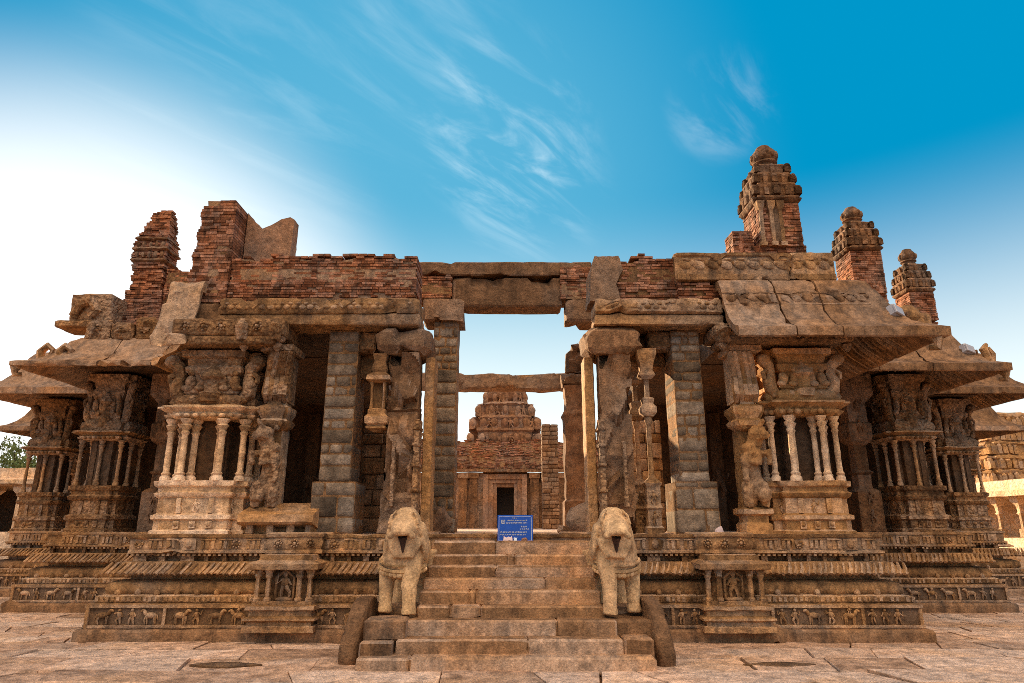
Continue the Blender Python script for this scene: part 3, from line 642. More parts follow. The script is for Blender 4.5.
def mini_turret(x, y, z0, z1, root, w=.28):           # small hanging shrine carved on the shaft
    m = MB(); h = z1 - z0
    m.stack(rect(x, y, w, w), [(-.08, z0 - .06), (-.05, z0 - .03), (.02, z0 - .01), (.02, z0 + .02 * h), (-.02, z0 + .03 * h), (.04, z0 + .06 * h), (.05, z0 + .14 * h), (0, z0 + .18 * h), (0, z0 + .24 * h), (-.06, z0 + .26 * h)])
    m.box(x - w * .32, x + w * .40, y - w * .05, y + w * .6, z0 + .2 * h, z0 + .62 * h)
    for sx in (-1, 1): m.lathe(x + sx * w * .36, y - w * .36, [(.035, z0 + .24 * h), (.025, z0 + .35 * h), (.025, z0 + .55 * h), (.045, z0 + .62 * h)], 7)
    m.stack(rect(x, y, w, w), [(-.02, z0 + .6 * h), (.06, z0 + .63 * h), (.05, z0 + .69 * h), (-.04, z0 + .74 * h), (-.02, z0 + .8 * h), (-.06, z0 + .9 * h), (-.02, z1)])
    m.build('hanging_turret', 'stone', root, rough=(.08, .008, 6))
mini_turret(-2.47, 12.1, 3.45, 4.85, bl, .32)
def slim(x, y, z0, z1, root):
    m = MB(); h = z1 - z0
    m.stack(rect(x, y, .24, .24), [(.03, z0), (.03, z0 + .03 * h), (0, z0 + .04 * h), (0, z0 + .12 * h), (.03, z0 + .13 * h), (0, z0 + .15 * h), (0, z0 + .24 * h), (.035, z0 + .26 * h), (-.03, z0 + .28 * h), (-.06, z0 + .29 * h)])
    m.lathe(x, y, [(.075, z0 + .28 * h), (.05, z0 + .31 * h), (.05, z0 + .42 * h), (.06, z0 + .43 * h), (.048, z0 + .44 * h), (.046, z0 + .57 * h), (.08, z0 + .60 * h), (.06, z0 + .63 * h)], 10)
    m.stack(rect(x, y, .22, .22), [(-.02, z0 + .62 * h), (.03, z0 + .64 * h), (.03, z0 + .67 * h), (-.02, z0 + .69 * h), (0, z0 + .72 * h), (-.06, z0 + .73 * h)])
    m.lathe(x, y, [(.05, z0 + .73 * h), (.045, z0 + .82 * h), (.07, z0 + .84 * h)], 8)
    m.stack(rect(x, y, .22, .22), [(-.02, z0 + .83 * h), (.04, z0 + .85 * h), (0, z0 + .88 * h), (.02, z0 + .92 * h), (.07, z0 + .97 * h), (.07, z1)])
    for z in (.04, .15): man(m, x, y - .13, z0 + z * h, .25)
    m.build('slim_column', 'stone', root, rough=(.09, .006, 6))
slim(2.52, 12.15, FL, 4.95, br); slim(2.38, 12.6, FL, 4.95, br)
for b_ in ((-2.95, -2.3, 12.5, 13.1, 4.5), (2.36, 3.04, 12.7, 13.2, 4.75), (-2.95, -2.62, 12.25, 12.6, 4.95), (2.62, 3.04, 12.25, 12.6, 5.0)):
    m = MB(); m.box(*b_, 5.37, .04, jit=.03); m.build('bracket_stone', 'ornate', pav, rough=(.08, .025, 4))
# jumbled masonry behind the two broken pillars
def rubble_wall(name, x0, x1, y0, y1, z0, z1, mat, seed, size=(.3, .6, .2, .38), core='soil', par=None, topj=.0):
    rnd = random.Random(seed); m = MB(); z = z0
    m2 = MB(); m2.box(x0 + .03, x1 - .03, y0 + .05, y1 - .03, z0, z1 - .05)
    while z < z1 - .06:
        h = min(rnd.uniform(size[2], size[3]), z1 - z); x = x0 + rnd.uniform(-.1, .0)
        while x < x1 - .03:
            w = rnd.uniform(size[0], size[1])
            if z + h > z1 - topj and rnd.random() < .5: x += w; continue
            m.box(max(x, x0) + .008, min(x + w, x1) - .008, y0 + rnd.uniform(-.03, .03), y1 - rnd.uniform(0, .03), z + .006, z + h - .006, .02); x += w
        z += h
    root = m2.build(name, core, par or pav)
    m.build('masonry', mat, root, rough=(.16, .014, 4), smooth=45, seed=seed)
    return root
rubble_wall('masonry_wall', -3.1, -1.95, 13.7, 14.3, FL, 4.2, 'rough', 11)
rubble_wall('masonry_wall', 2.15, 3.3, 14.6, 15.2, FL, 4.0, 'gold', 12)
# ------------------------------------------------------------------ beams, roofs, parapets, towers, eaves
def beam(name, x0, x1, y0, y1, z0, z1, mat='plain', fascia=True, rough=(.12, .012, 3, (22, .16, .022)), seed=0, jit=.015):
    m = MB(); h = z1 - z0
    if fascia:
        m.box(x0, x1, y0, y1, z0, z0 + h * .42, .02, jit=jit)
        m.box(x0 + .01, x1 - .02, y0 - .05, y1, z0 + h * .43, z1, .03, jit=jit)
        x = x0 + .1
        while x < x1 - .2:
            m.ell((x, y0 - .05, z0 + h * .66), (.07, .028, .05), nu=7, nv=4); m.ell((x + .07, y0 - .05, z0 + h * .8), (.05, .025, .03), nu=7, nv=4); x += .15
    else: m.box(x0, x1, y0, y1, z0, z1, .04, jit=jit)
    return m.build(name, mat, pav, rough=rough, seed=seed, smooth=45)
beam('architrave', -5.55, -1.74, 11.85, 12.5, 5.37, 5.88, 'stone', seed=1)
beam('architrave', 1.56, 3.98, 11.85, 12.5, 5.37, 5.88, 'stone', seed=2)
beam('architrave', -6.3, -5.57, 12.0, 12.6, 5.42, 5.86, 'plain', fascia=False, seed=3)
def roof(x0, x1, y0, y1, z0, z1):
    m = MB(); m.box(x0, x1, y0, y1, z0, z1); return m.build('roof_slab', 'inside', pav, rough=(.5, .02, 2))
roof(-6.35, -1.95, 12.52, 14.4, 5.4, 5.96); roof(2.0, 4.4, 12.52, 13.4, 5.4, 5.96); roof(4.42, 6.5, 12.0, 15.08, 5.4, 6.25)
roof(-6.35, -3.4, 14.42, 20.9, 5.38, 5.9); roof(3.4, 6.5, 15.1, 20.9, 5.38, 5.9)
roof(-10.1, -6.37, 15.2, 21, 5.3, 6.32); roof(6.52, 10.0, 15.2, 21, 5.3, 6.32)
roof(-13.3, -10.12, 18.4, 26, 5.3, 6.3); roof(10.02, 13.2, 18.4, 26, 5.3, 6.3)
roof(-18.3, -13.32, 26, 34, 5.3, 6.3); roof(13.22, 18.3, 26, 34, 5.3, 6.3)
def inner_wall(x0, x1, y0, y1, z1=5.4):
    m = MB(); m.box(x0, x1, y0, y1, FL - .05, z1)
    x = x0 + .3
    while x < x1 - .3:
        m.box(x, x + .35, y0 - .12, y0 + .05, FL, z1 - .3); man(m, x + .17, y0 - .13, 2.6, .8); x += 1.1
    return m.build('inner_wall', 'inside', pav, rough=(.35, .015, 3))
inner_wall(-13.2, -3.5, 20.5, 20.9); inner_wall(3.6, 13.0, 20.5, 20.9); inner_wall(-18, -13.3, 29, 29.4); inner_wall(13.2, 18.0, 29, 29.4)

def brick_wall(name, x0, x1, y0, y1, z0, top, seed, mat='brick', par=None, ends=True, jit=.013, core='mortar_brick'):
    rnd = random.Random(seed); n = max(2, int((x1 - x0) / .15))
    pts = [(x0 + .03, z0)] + [(x1 - .03, z0)] + [(x0 + (x1 - x0) * k / n + (.03 if k == 0 else -.03 if k == n else 0), top(x0 + (x1 - x0) * k / n) - .09) for k in range(n, -1, -1)]
    c = MB(); c.prism(pts, y0 + .018, y1 - .04); root = c.build(name, 'mortar', par or pav, rough=(.2, .012, 6))
    m = MB(); z = z0; ch = .054; r = 0
    tm = max(top(x0 + (x1 - x0) * k / 40) for k in range(41))
    while z < tm:
        x = x0 - rnd.uniform(0, .2); r += 1
        while x < x1:
            w = rnd.uniform(.11, .27); a, b = max(x, x0), min(x + w, x1); x += w
            if b - a < .04: continue
            t = top((a + b) / 2) + rnd.uniform(-.06, .06)
            if z + ch > t or rnd.random() < .08: continue
            f = y0 + rnd.uniform(-jit, jit) + .02 * math.sin(z * 9)
            deep = (y1 - y0) if (ends and (a < x0 + .02 or b > x1 - .02)) or z + 2.5 * ch > t else .2
            m.box(a + .005, b - .005, f + (rnd.uniform(.02, .09) if rnd.random() < .08 else 0), min(f + deep, y1), z + .005, z + ch - .006, tilt=(0, rnd.uniform(-.02, .02)))
        z += ch
    m.build('brickwork', mat, root)
    return root
def brick_box(m, cx, cy, w, d, z0, z1, rnd, ch=.058, jit=.012):
    z = z0
    while z < z1 - .02:
        for side in range(3):
            L = w if side == 0 else d; s = -rnd.uniform(0, .2)
            while s < L:
                b = rnd.uniform(.15, .26); a0, a1 = max(s, 0), min(s + b, L); s += b
                if a1 - a0 < .04 or rnd.random() < .03: continue
                j = rnd.uniform(-jit, jit)
                if side == 0: m.box(cx - w / 2 + a0 + .004, cx - w / 2 + a1 - .004, cy - d / 2 + j, cy - d / 2 + .15, z + .005, z + ch - .005)
                elif side == 1: m.box(cx - w / 2 + j, cx - w / 2 + .14, cy - d / 2 + a0 + .004, cy - d / 2 + a1 - .004, z + .005, z + ch - .005)
                else: m.box(cx + w / 2 - .14, cx + w / 2 + j, cy - d / 2 + a0 + .004, cy - d / 2 + a1 - .004, z + .005, z + ch - .005)
        z += ch
def nz(x, s, a, f=2.2): return a * noise.noise((x * f, s * 3.7, .3)) + a * .6 * noise.noise((x * f * 3.1, s * 2.1, 4))
# left parapet with its taller stub and the V-notched plaster wall
def topL(x):
    if x < -5.52: return 8.02 - max(0, (-6.22 - x)) * 20 + nz(x, 1, .08)
    return 6.90 + nz(x, 2, .10)
brick_wall('brick_parapet', -5.52, -1.86, 12.1, 12.9, 5.89, lambda x: 6.90 + nz(x, 2, .09), 21)
def stub():
    rnd = random.Random(4); c = MB()
    for k in range(8):
        z = 5.89 + k * .27; w = .80 - .02 * k; c.box(-5.52 - w + .05, -5.57, 12.1 - .02, 13.0, z, z + .27)
    root = c.build('brick_stub', 'mortar', pav, rough=(.2, .03, 4)); root['label'] = 'tall broken brick stub with a sloping left edge'
    m = MB(); z = 5.89; i = 0
    while z < 8.02:
        w = .82 - .14 * (z - 5.89) / 2.13 + .03 * math.sin(z * 14)
        if z > 7.9: w -= rnd.uniform(.1, .4)
        x = -5.52 - w
        while x < -5.53:
            b = rnd.uniform(.14, .26); e = min(x + b, -5.53)
            if e - x > .03: m.box(x + .004, e - .004, 12.06 + rnd.uniform(-.012, .012), 12.95, z + .004, z + .057)
            x += b
        z += .062
    m.build('brickwork', 'brick', root)
    p = MB(); P = [(-5.5, 6.6), (-4.55, 6.6), (-4.53, 7.88), (-4.62, 7.93), (-4.80, 7.88), (-5.0, 7.75), (-5.17, 7.66), (-5.24, 7.74), (-5.40, 7.86), (-5.5, 8.02)]
    p.prism(P, 12.55, 12.85); q = p.build('plaster_wall', 'plaster', pav, rough=(.12, .014, 6)); q['label'] = 'reddish plaster wall with a V-shaped notch in its top'
stub()
m = MB(); m.box(-3.6, -2.3, 12.75, 13.4, 6.8, 7.06, .04, jit=.04); m.box(-4.5, -3.7, 12.75, 13.4, 6.75, 6.93, .04, jit=.04); m.build('coping_stone', 'rough', pav, rough=(.12, .04, 3))
# right parapet
brick_wall('brick_parapet', 2.05, 3.3, 12.1, 12.8, 5.89, lambda x: 6.85 + nz(x, 5, .10), 22)
m = MB(); m.prism([(1.5, 5.90), (2.1, 5.90), (2.02, 6.25), (2.16, 6.55), (2.08, 6.83), (1.62, 6.82), (1.52, 6.5)], 12.0, 12.7); m.build('parapet_stone', 'rough', pav, rough=(.1, .03, 3), smooth=32)
m = MB(); m.box(3.17, 5.38, 11.95, 12.6, 6.3, 6.88, .03, jit=.01); m.box(5.41, 6.28, 11.95, 12.6, 6.3, 6.88, .03, jit=.01)
m.box(3.2, 5.35, 11.915, 12.0, 6.3, 6.42); m.box(3.2, 5.35, 11.915, 12.0, 6.80, 6.86); m.box(5.43, 6.25, 11.915, 12.0, 6.3, 6.42)
x = 3.35
while x < 6.1:
    m.ell((x, 11.945, 6.62), (.13, .03, .09), (0, .4, 0), nu=8, nv=5); m.ell((x + .16, 11.945, 6.66), (.05, .03, .06), nu=6, nv=4); m.ell((x + .02, 11.94, 6.72), (.1, .03, .03), nu=6, nv=4); x += .27
m.build('frieze_cornice', 'stone', pav, rough=(.1, .008, 4, (20, .14, .02)))
brick_wall('brick_parapet', 2.9, 6.5, 12.65, 13.3, 5.98, lambda x: 6.98 + nz(x, 7, .09), 23)
brick_wall('brick_parapet', 3.2, 4.1, 12.0, 12.6, 5.89, lambda x: 6.28 + nz(x, 8, .03), 24)

def turret(cx, cy, w, zb, z1, ztop, seed, ruined=False, niche=True, mat='weathered', label=None):
    rnd = random.Random(seed)
    c = MB(); c.box(cx - w / 2 + .02, cx + w / 2 - .02, cy - w / 2 + .02, cy + w / 2 - .02, zb, z1)
    root = c.build('roof_turret', 'mortar', pav, rough=(.2, .01, 5))
    if label: root['label'] = label
    b = MB(); brick_box(b, cx, cy, w, w, zb, z1, rnd); b.build('brickwork', 'brick', root)
    if niche:
        m = MB()
        for kx in (-.45, -.20, .02): m.stack(rect(cx + kx * w, cy - w / 2 + .005, .08, .10), [(.025, zb), (.03, zb + .08), (0, zb + .1), (0, z1 - .2), (.03, z1 - .15), (.05, z1)])
        m.build('pilaster', 'stone', root, rough=(.12, .01, 5))
        k = MB(); k.box(cx - .16 * w, cx - .02 * w, cy - w / 2 - .03, cy - w / 2 + .1, zb + .1, z1 - .1); k.build('niche', 'recess', root)  # solid dark panel painting the shade of a hollow niche
    h = ztop - z1; t = MB(); e = w / 2
    P = [(.0, 0), (.05, .015), (.10, .05), (.09, .075), (.0, .10), (.02, .12), (.02, .22), (.06, .25), (.05, .28), (-.06, .31), (-.05, .33), (-.05, .40), (-.01, .43), (-.02, .46), (-.13, .49), (-.12, .51), (-.12, .56), (-.08, .59), (-.10, .61), (-.22, .64), (-.24, .66)]
    t.stack(redent(cx, cy, w, w, w * .1), [(o * w * 1.05, z1 + q * h) for o, q in P])
    t.lathe(cx, cy, [(w * .25, z1 + .64 * h), (w * .24, z1 + .70 * h), (w * .31, z1 + .72 * h), (w * .30, z1 + .74 * h), (w * .27, z1 + .75 * h), (w * .32, z1 + .78 * h), (w * .33, z1 + .84 * h), (w * .29, z1 + .90 * h), (w * .21, z1 + .95 * h), (w * .2, z1 + .96 * h), (w * .17, z1 + .99 * h), (w * .05, z1 + h)], 12)
    for zz, ro, ne in ((.17, .51, 5), (.365, .45, 5), (.54, .38, 3)):
        for sd in range(4):
            for q in range(ne):
                u = (q / (ne - 1) - .5) * 2 * w * ro; v = w * ro
                a = sd * math.pi / 2; x, y = u * math.cos(a) + v * math.sin(a), u * math.sin(a) - v * math.cos(a)
                k = w * (.055 if q % 2 else .075)
                t.box(cx + x - k, cx + x + k, cy + y - k, cy + y + k, z1 + (zz - .06) * h, z1 + (zz + .03) * h); t.ell((cx + x, cy + y, z1 + (zz + .045) * h), (k * 1.2, k * 1.2, h * .035), nu=8, nv=5)
    for a in range(10): t.ell((cx + w * .30 * math.cos(a * .628), cy + w * .30 * math.sin(a * .628), z1 + .83 * h), (w * .06, w * .06, h * .06), nu=6, nv=4)
    t.build('tiered_spire', mat, root, rough=(.08, .012, 7), smooth=50, seed=seed)
    return root
def step_base(cx, cy, w, d, z0, z1, n, shrink, seed):
    m = MB(); rnd = random.Random(seed); c = MB()
    for k in range(n):
        z = z0 + (z1 - z0) * k / n; ww = w - shrink * k
        brick_box(m, cx, cy, ww, d - shrink * k, z, z + (z1 - z0) / n - .02, rnd, jit=.02); c.box(cx - ww / 2 + .04, cx + ww / 2 - .04, cy - (d - shrink * k) / 2 + .04, cy + (d - shrink * k) / 2 - .04, z, z + (z1 - z0) / n - .01)
    root = c.build('turret_base', 'brick', pav, rough=(.25, .02, 3)); m.build('brickwork', 'brick', root)
step_base(5.75, 13.8, 1.9, 1.5, 6.26, 7.62, 5, .14, 31)
turret(5.90, 13.75, .92, 7.6, 8.66, 10.08 + .22, 32, label='tallest roof turret with pilasters and a tiered stone spire')
def lump():
    c = MB(); rnd = random.Random(6); c.box(4.92, 5.3, 13.45, 13.9, 7.4, 8.1, .1); r_ = c.build('brick_lump', 'brick', pav, rough=(.08, .03, 4)); m = MB(); brick_box(m, 5.1, 13.7, .44, .5, 7.4, 8.02, rnd); m.build('brickwork', 'brick', r_)
lump()
step_base(9.55, 17.1, 1.35, 1.2, 6.33, 7.7, 4, .12, 33)
turret(9.58, 17.0, .84, 7.7, 8.93, 10.4, 34, niche=False)
step_base(12.2, 19.1, 1.25, 1.1, 6.31, 7.6, 4, .12, 35)
turret(12.25, 19.0, .74, 7.6, 8.48, 10.0, 36, niche=False)
step_base(-9.4, 16.3, 1.3, 1.2, 6.33, 7.55, 4, .12, 37)
def ruin_turret():
    rnd = random.Random(38); m = MB(); z = 7.5; c = MB(); W_ = [(7.5, .74), (8.2, .78), (8.62, .88), (8.9, .80), (9.2, .66), (9.5, .56), (9.72, .47), (9.8, .38), (9.9, .2)]
    while z < 9.84:
        for i in range(len(W_) - 1):
            if W_[i][0] <= z < W_[i + 1][0]: w = W_[i][1] + (W_[i + 1][1] - W_[i][1]) * (z - W_[i][0]) / (W_[i + 1][0] - W_[i][0])
        w += .035 * math.sin(z * 21); ox = (.86 - w) * .32 + rnd.uniform(-.012, .012); cx = -9.43 + ox
        brick_box(m, cx, 16.2, w, w * .75, z, z + .056, rnd, jit=.03); c.box(cx - w / 2 + .04, cx + w / 2 - .04, 16.2 - w * .37 + .04, 16.2 + w * .37 - .04, z, z + .058)
        z += .058
    root = c.build('roof_turret', 'brick', pav); root['label'] = 'ruined rounded brick turret that has lost its spire'; m.build('brickwork', 'brick', root)
    k = MB()
    for zz in (8.3, 8.62, 8.9): k.stack(rect(-9.4, 16.2, .78 if zz < 8.8 else .72, .6), [(0, zz), (.07, zz + .04), (.05, zz + .09), (-.02, zz + .1)])
    for q in range(5):
        for zz in (8.5, 8.78): k.ell((-9.72 + q * .16, 15.88, zz), (.06, .07, .09), nu=7, nv=5)
    k.build('moulding', 'weathered', root, rough=(.08, .03, 5))
ruin_turret()
brick_wall('brick_parapet', -8.9, -6.6, 15.9, 16.6, 6.33, lambda x: 8.12 + nz(x, 9, .05), 39)
m = MB(); m.box(-10.75, -9.75, 15.25, 15.9, 6.36, 7.22, .05, jit=.03); m.tube([(-10.6, 15.2, 6.6), (-10.45, 15.18, 6.95), (-10.2, 15.18, 7.0), (-10.05, 15.2, 6.75), (-10.2, 15.2, 6.6)], [.1, .12, .12, .1, .08]); m.box(-11.0, -9.6, 15.15, 15.95, 6.33, 6.5, .03); m.build('corner_block', 'ornate', pav, rough=(.09, .02, 4)); 
m = MB(); m.box(9.5, 10.25, 15.35, 16.1, 6.33, 6.75, .06, jit=.04); m.ell((9.8, 15.6, 6.7), (.35, .3, .3)); m.build('corner_block', 'stone', pav, rough=(.09, .03, 4))

EAVE = [(-.25, 6.26), (.0, 6.28), (.10, 6.22), (.20, 6.05), (.29, 5.82), (.40, 5.56), (.55, 5.34), (.74, 5.17), (.93, 5.085), (.97, 5.07), (.965, 4.91), (.92, 4.89), (.86, 4.91), (.70, 5.04), (.50, 5.20), (.36, 5.38), (.24, 5.64), (.14, 5.90), (.04, 6.06), (-.25, 6.08)]
def eave(pieces, ribs, corner=None, label=None, rough=(.11, .009, 3, (26, .14, .016)), z=0.0, ext=1.0, sq=1.0, mat='plain', orn=False):
    pr_ = [(o * ext if o > 0 else o, 4.9 + (q - 4.9) * sq + z) for o, q in EAVE]
    root = None
    for i, pth in enumerate(pieces):
        m = MB(); m.sweep(pth, pr_)
        if orn and pth[0][1] == pth[1][1]:
            x = pth[0][0] + .15; yy = pth[0][1]
            while x < pth[1][0] - .1:
                m.ell((x, yy - .30, 5.80 + z), (.10, .05, .08), (-.4, .5, 0), nu=8, nv=5); m.ell((x + .11, yy - .29, 5.86 + z), (.045, .04, .05), nu=6, nv=4); x += .2
            for dz, oo in ((5.93, .25), (5.68, .345)): m.tube([(pth[0][0], yy - oo, dz + z), (pth[1][0], yy - oo, dz + z)], .016, 5)
        o = m.build('eave' if root is None else 'eave_stone', mat, pav if root is None else root, rough=rough, smooth=40)
        if root is None: root = o
    if label: root['label'] = label
    if ribs:
        m = MB()
        for (ax, ay, bx, by) in ribs:                   # rafters carved on the underside, square to the wall
            L = math.hypot(bx - ax, by - ay); n = int(L / .16); dx, dy = (bx - ax) / L, (by - ay) / L; nx, ny = dy, -dx
            for k in range(n):
                t = (k + .5) * L / n; px, py = ax + dx * t, ay + dy * t
                m.tube([(px + nx * .16, py + ny * .16, 5.80 + z), (px + nx * .36, py + ny * .36, 5.35 + z), (px + nx * .52, py + ny * .52, 5.16 + z), (px + nx * .86, py + ny * .86, 4.92 + z)], [.03, .04, .04, .035], 5)
        m.build('rafter_carving', 'stone', root)
    if corner:
        x, y, sx = corner; m = MB()
        m.tube([(x, y, 5.0 + z), (x + sx * .12, y - .1, 4.86 + z), (x + sx * .1, y - .08, 4.72 + z), (x + sx * .0, y - .0, 4.74 + z)], [.08, .1, .07, .05], 7); m.build('corner_pendant', 'stone', root, rough=(.08, .01, 5))
    return root
eave([[(3.92, 11.9), (4.92, 11.9)], [(4.945, 11.9), (5.72, 11.9)], [(5.745, 11.9), (6.62, 11.9), (6.62, 15.05)]], [(3.95, 11.9, 6.7, 11.9), (6.62, 11.9, 6.62, 15)], (7.3, 11.15, 1), label='intact curved stone eave of three slabs over the sun-tinted cluster pillar', orn=True)
eave([[(-6.4, 15.0), (-6.4, 13.1)]], [(-6.4, 15, -6.4, 13.2)], label='broken side eave with a jagged front end', rough=(.1, .03, 2.6, (20, .28, .05)), mat='gold')
eave([[(-6.6, 11.95), (-5.92, 11.95)]], None, ext=.42, label='short broken stub of eave slab over the white-worn cluster pillar', rough=(.07, .03, 2.6, (14, .25, .05)), mat='stone')
eave([[(6.7, 15.15), (8.1, 15.15)], [(8.12, 15.15), (9.3, 15.15)], [(9.32, 15.15), (10.08, 15.15), (10.08, 18.2)]], [(6.8, 15.15, 10.08, 15.15), (10.08, 15.2, 10.08, 18.2)], (10.85, 14.4, 1), z=.14)
eave([[(-10.18, 18.2), (-10.18, 15.15), (-9.2, 15.15)], [(-9.18, 15.15), (-8.0, 15.15)], [(-7.98, 15.15), (-6.7, 15.15)]], None, (-10.95, 14.4, -1), z=.25, sq=.66, rough=(.09, .015, 2.2, (50, .18, .025)), mat='plain')
eave([[(10.2, 18.35), (13.3, 18.35), (13.3, 25.8)]], [(10.3, 18.35, 13.3, 18.35), (13.3, 18.4, 13.3, 25)], (14.1, 17.6, 1), z=.25)
eave([[(-13.5, 25.8), (-13.5, 18.35), (-10.3, 18.35)]], [(-13.5, 18.35, -10.3, 18.35)], (-14.3, 17.6, -1), z=.25)
eave([[(13.5, 25.95), (18.6, 25.95), (18.6, 33)]], None, z=.3); eave([[(-18.6, 33), (-18.6, 25.95), (-13.6, 25.95)]], None, z=.3)
for k in range(6):                                      # carved stones standing behind the ruined wing eave
    x = -10.1 + k * .57; m = MB(); h = (.5, .42, .55, .38, .46, .5)[k]
    m.box(x, x + .53, 15.0, 15.6, 5.95, 5.97 + h, .05, jit=.03); rosette(m, x + .26, 14.98, 5.97 + h * .5, .14); m.build('carved_stone', 'ornate', pav, rough=(.08, .02, 5, (8, .15, .04)), seed=k)
# sloping roof crowns above the wing eaves
for (x0, x1, y0, y1, z0) in ((6.9, 9.9, 15.3, 17.0, 6.28), (-10.0, -6.9, 15.3, 17.0, 6.28), (10.4, 13.1, 18.5, 20.2, 6.28), (-13.3, -10.4, 18.5, 20.2, 6.28)):
    m = MB(); m.stack([(x0, y0), (x1, y0), (x1, y1), (x0, y1)], [(0, z0), (-.1, z0 + .12), (-.4, z0 + .2)]); m.build('roof_crown', 'plain', pav, rough=(.2, .02, 2))

# lintel over the nave, carried by the rear pier
def lintel():
    m = MB(); m.box(-1.42, 1.2, 15.0, 15.7, 6.80, 7.56, .04, jit=.02); root = m.build('nave_lintel', 'rough', pav, rough=(.09, .012, 2, (16, .4, .035)), smooth=22, seed=5)
    m = MB(); m.box(-2.3, 1.95, 14.95, 15.7, 7.57, 7.93, .03, jit=.015); m.build('coping_slab', 'rough', root, rough=(.1, .012, 2.4, (24, .25, .025)), smooth=24)
    m = MB(); m.box(-2.12, -1.16, 14.9, 15.75, 6.38, 6.98, .04, jit=.03); m.build('capital_block', 'rough', root, rough=(.08, .012, 2.5, (14, .22, .035)), smooth=22)
    m = MB(); m.box(1.28, 2.1, 14.9, 15.75, 6.42, 6.96, .04, jit=.03); m.build('capital_block', 'rough', root, rough=(.08, .012, 2.5, (14, .22, .035)), smooth=22, seed=4)
lintel()
brick_wall('brick_infill', -2.25, -1.44, 14.93, 15.65, 6.99, lambda x: 7.56, 41)
brick_wall('brick_infill', 1.16, 2.3, 14.93, 15.65, 6.97, lambda x: 7.8 + nz(x, 3, .05), 42)
block_pier(2.02, 2.5, 14.75, 15.5, FL, 6.9, 1.98, 2.54, 2.4, 43)
beam('far_beam', -3.5, 2.4, 22, 22.6, 6.2, 6.76, 'rough', fascia=False, rough=(.12, .06, 1.8, (26, .4, .07)), seed=6)
block_pier(-3.85, -3.4, 22, 22.6, FL, 6.2, -3.9, -3.35, 2.4, 44); block_pier(1.85, 2.4, 22, 22.6, FL, 6.2, 1.8, 2.45, 2.4, 45)
def nave_column():
    m = MB(); m.stack(rect(1.6, 16.4, .62, .6), [(.05, FL), (.05, 2.3), (0, 2.34), (0, 4.3), (.03, 4.4), (-.04, 4.5), (-.02, 5.1)]); root = m.build('nave_column', 'plaster', pav, rough=(.1, .035, 2.6), smooth=40)
    m = MB(); m.box(1.24, 2.0, 16.1, 16.8, 5.1, 5.42, .05, jit=.04); m.box(1.36, 2.0, 16.2, 16.75, 5.42, 6.0, .06, jit=.05); m.box(1.5, 1.9, 16.2, 16.7, 6.0, 6.25, .06, jit=.05); m.build('broken_capital', 'rough', root, rough=(.06, .02, 3, (24, .2, .05)), smooth=22, seed=2)
nave_column()
# ------------------------------------------------------------------ sanctum behind
san = empty('sanctum_shrine', (-.4, 36, FL), label='distant brick shrine with dark doorway and tiered tower, seen through the nave', cat='shrine')
def sanctum():
    m = MB(); m.box(-5, -1.5, 35, 38, FL - .02, 4.4); m.box(.78, 5, 35, 38, FL - .02, 4.4); m.box(-1.52, .8, 35.0, 38, 4.35, 4.6)
    for x in (-2.75, -2.2, .95, 1.6, 2.3): m.box(x, x + .42, 34.85, 35.05, FL, 4.1); m.box(x - .06, x + .48, 34.8, 35.05, 4.1, 4.38)
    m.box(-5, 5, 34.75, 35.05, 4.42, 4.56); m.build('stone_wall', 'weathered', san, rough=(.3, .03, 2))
    f = MB()
    for k, (a, b) in enumerate(((-1.5, .78), (-1.25, .54), (-1.05, .36))):
        y = 34.9 + .06 * k; f.box(a, a + .26, y, 35.6, FL - .02, 4.32 - .2 * k); f.box(b - .26, b, y, 35.6, FL - .02, 4.32 - .2 * k); f.box(a + .26, b - .26, y, 35.6, 4.06 - .2 * k, 4.32 - .2 * k)
    f.build('door_frame', 'plaster', san, rough=(.2, .015, 3))
    d = MB(); d.box(-.82, .14, 35.9, 36.0, FL, 3.8); d.build('doorway', 'black', san)  # black panel standing in for the shade inside the door
    brick_wall('brick_parapet', -5, 5, 35.02, 36, 4.6, lambda x: 6.1 + nz(x, 6, .14), 51, par=san, jit=.06)
    t = MB(); c = -.38
    t.stack(redent(c, 37.4, 3.7, 3.7, .4), [(0, 5.9), (0, 6.6), (.1, 6.68), (.06, 6.8), (-.1, 6.86), (-.1, 7.3), (0, 7.4), (-.25, 7.55), (-.4, 7.6), (-.4, 8.1), (-.3, 8.2), (-.6, 8.35), (-.75, 8.4)])
    t.lathe(c, 37.4, [(1.1, 8.4), (1.25, 8.6), (1.3, 8.9), (1.1, 9.3), (.7, 9.6), (.3, 9.75), (.1, 9.9)], 12)
    for (zz, ro, ne, s) in ((6.25, 1.86, 7, .22), (7.1, 1.76, 7, .22), (7.85, 1.45, 5, .2), (8.6, 1.1, 5, .16)):
        for q in range(ne):
            x = c + (q / (ne - 1) - .5) * 2 * ro
            t.ell((x, 37.4 - ro, zz), (s, s * .8, .28)); t.box(x - s * .8, x + s * .8, 37.4 - ro - .1, 37.4 - ro + .2, zz - .35, zz - .05)
            if q % 2: man(t, x + .3, 37.4 - ro - .1, zz - .35, .6)
    t.build('tiered_tower', 'plaster', san, rough=(.14, .05, 4), smooth=45)
sanctum()
rubble_wall('masonry_stack', 1.25, 1.95, 27.9, 28.6, FL, 5.9, 'rough', 52, size=(.3, .5, .1, .2))
rubble_wall('masonry_stack', -3.0, -2.45, 29, 29.6, FL, 4.2, 'rough', 53, size=(.3, .5, .2, .3))
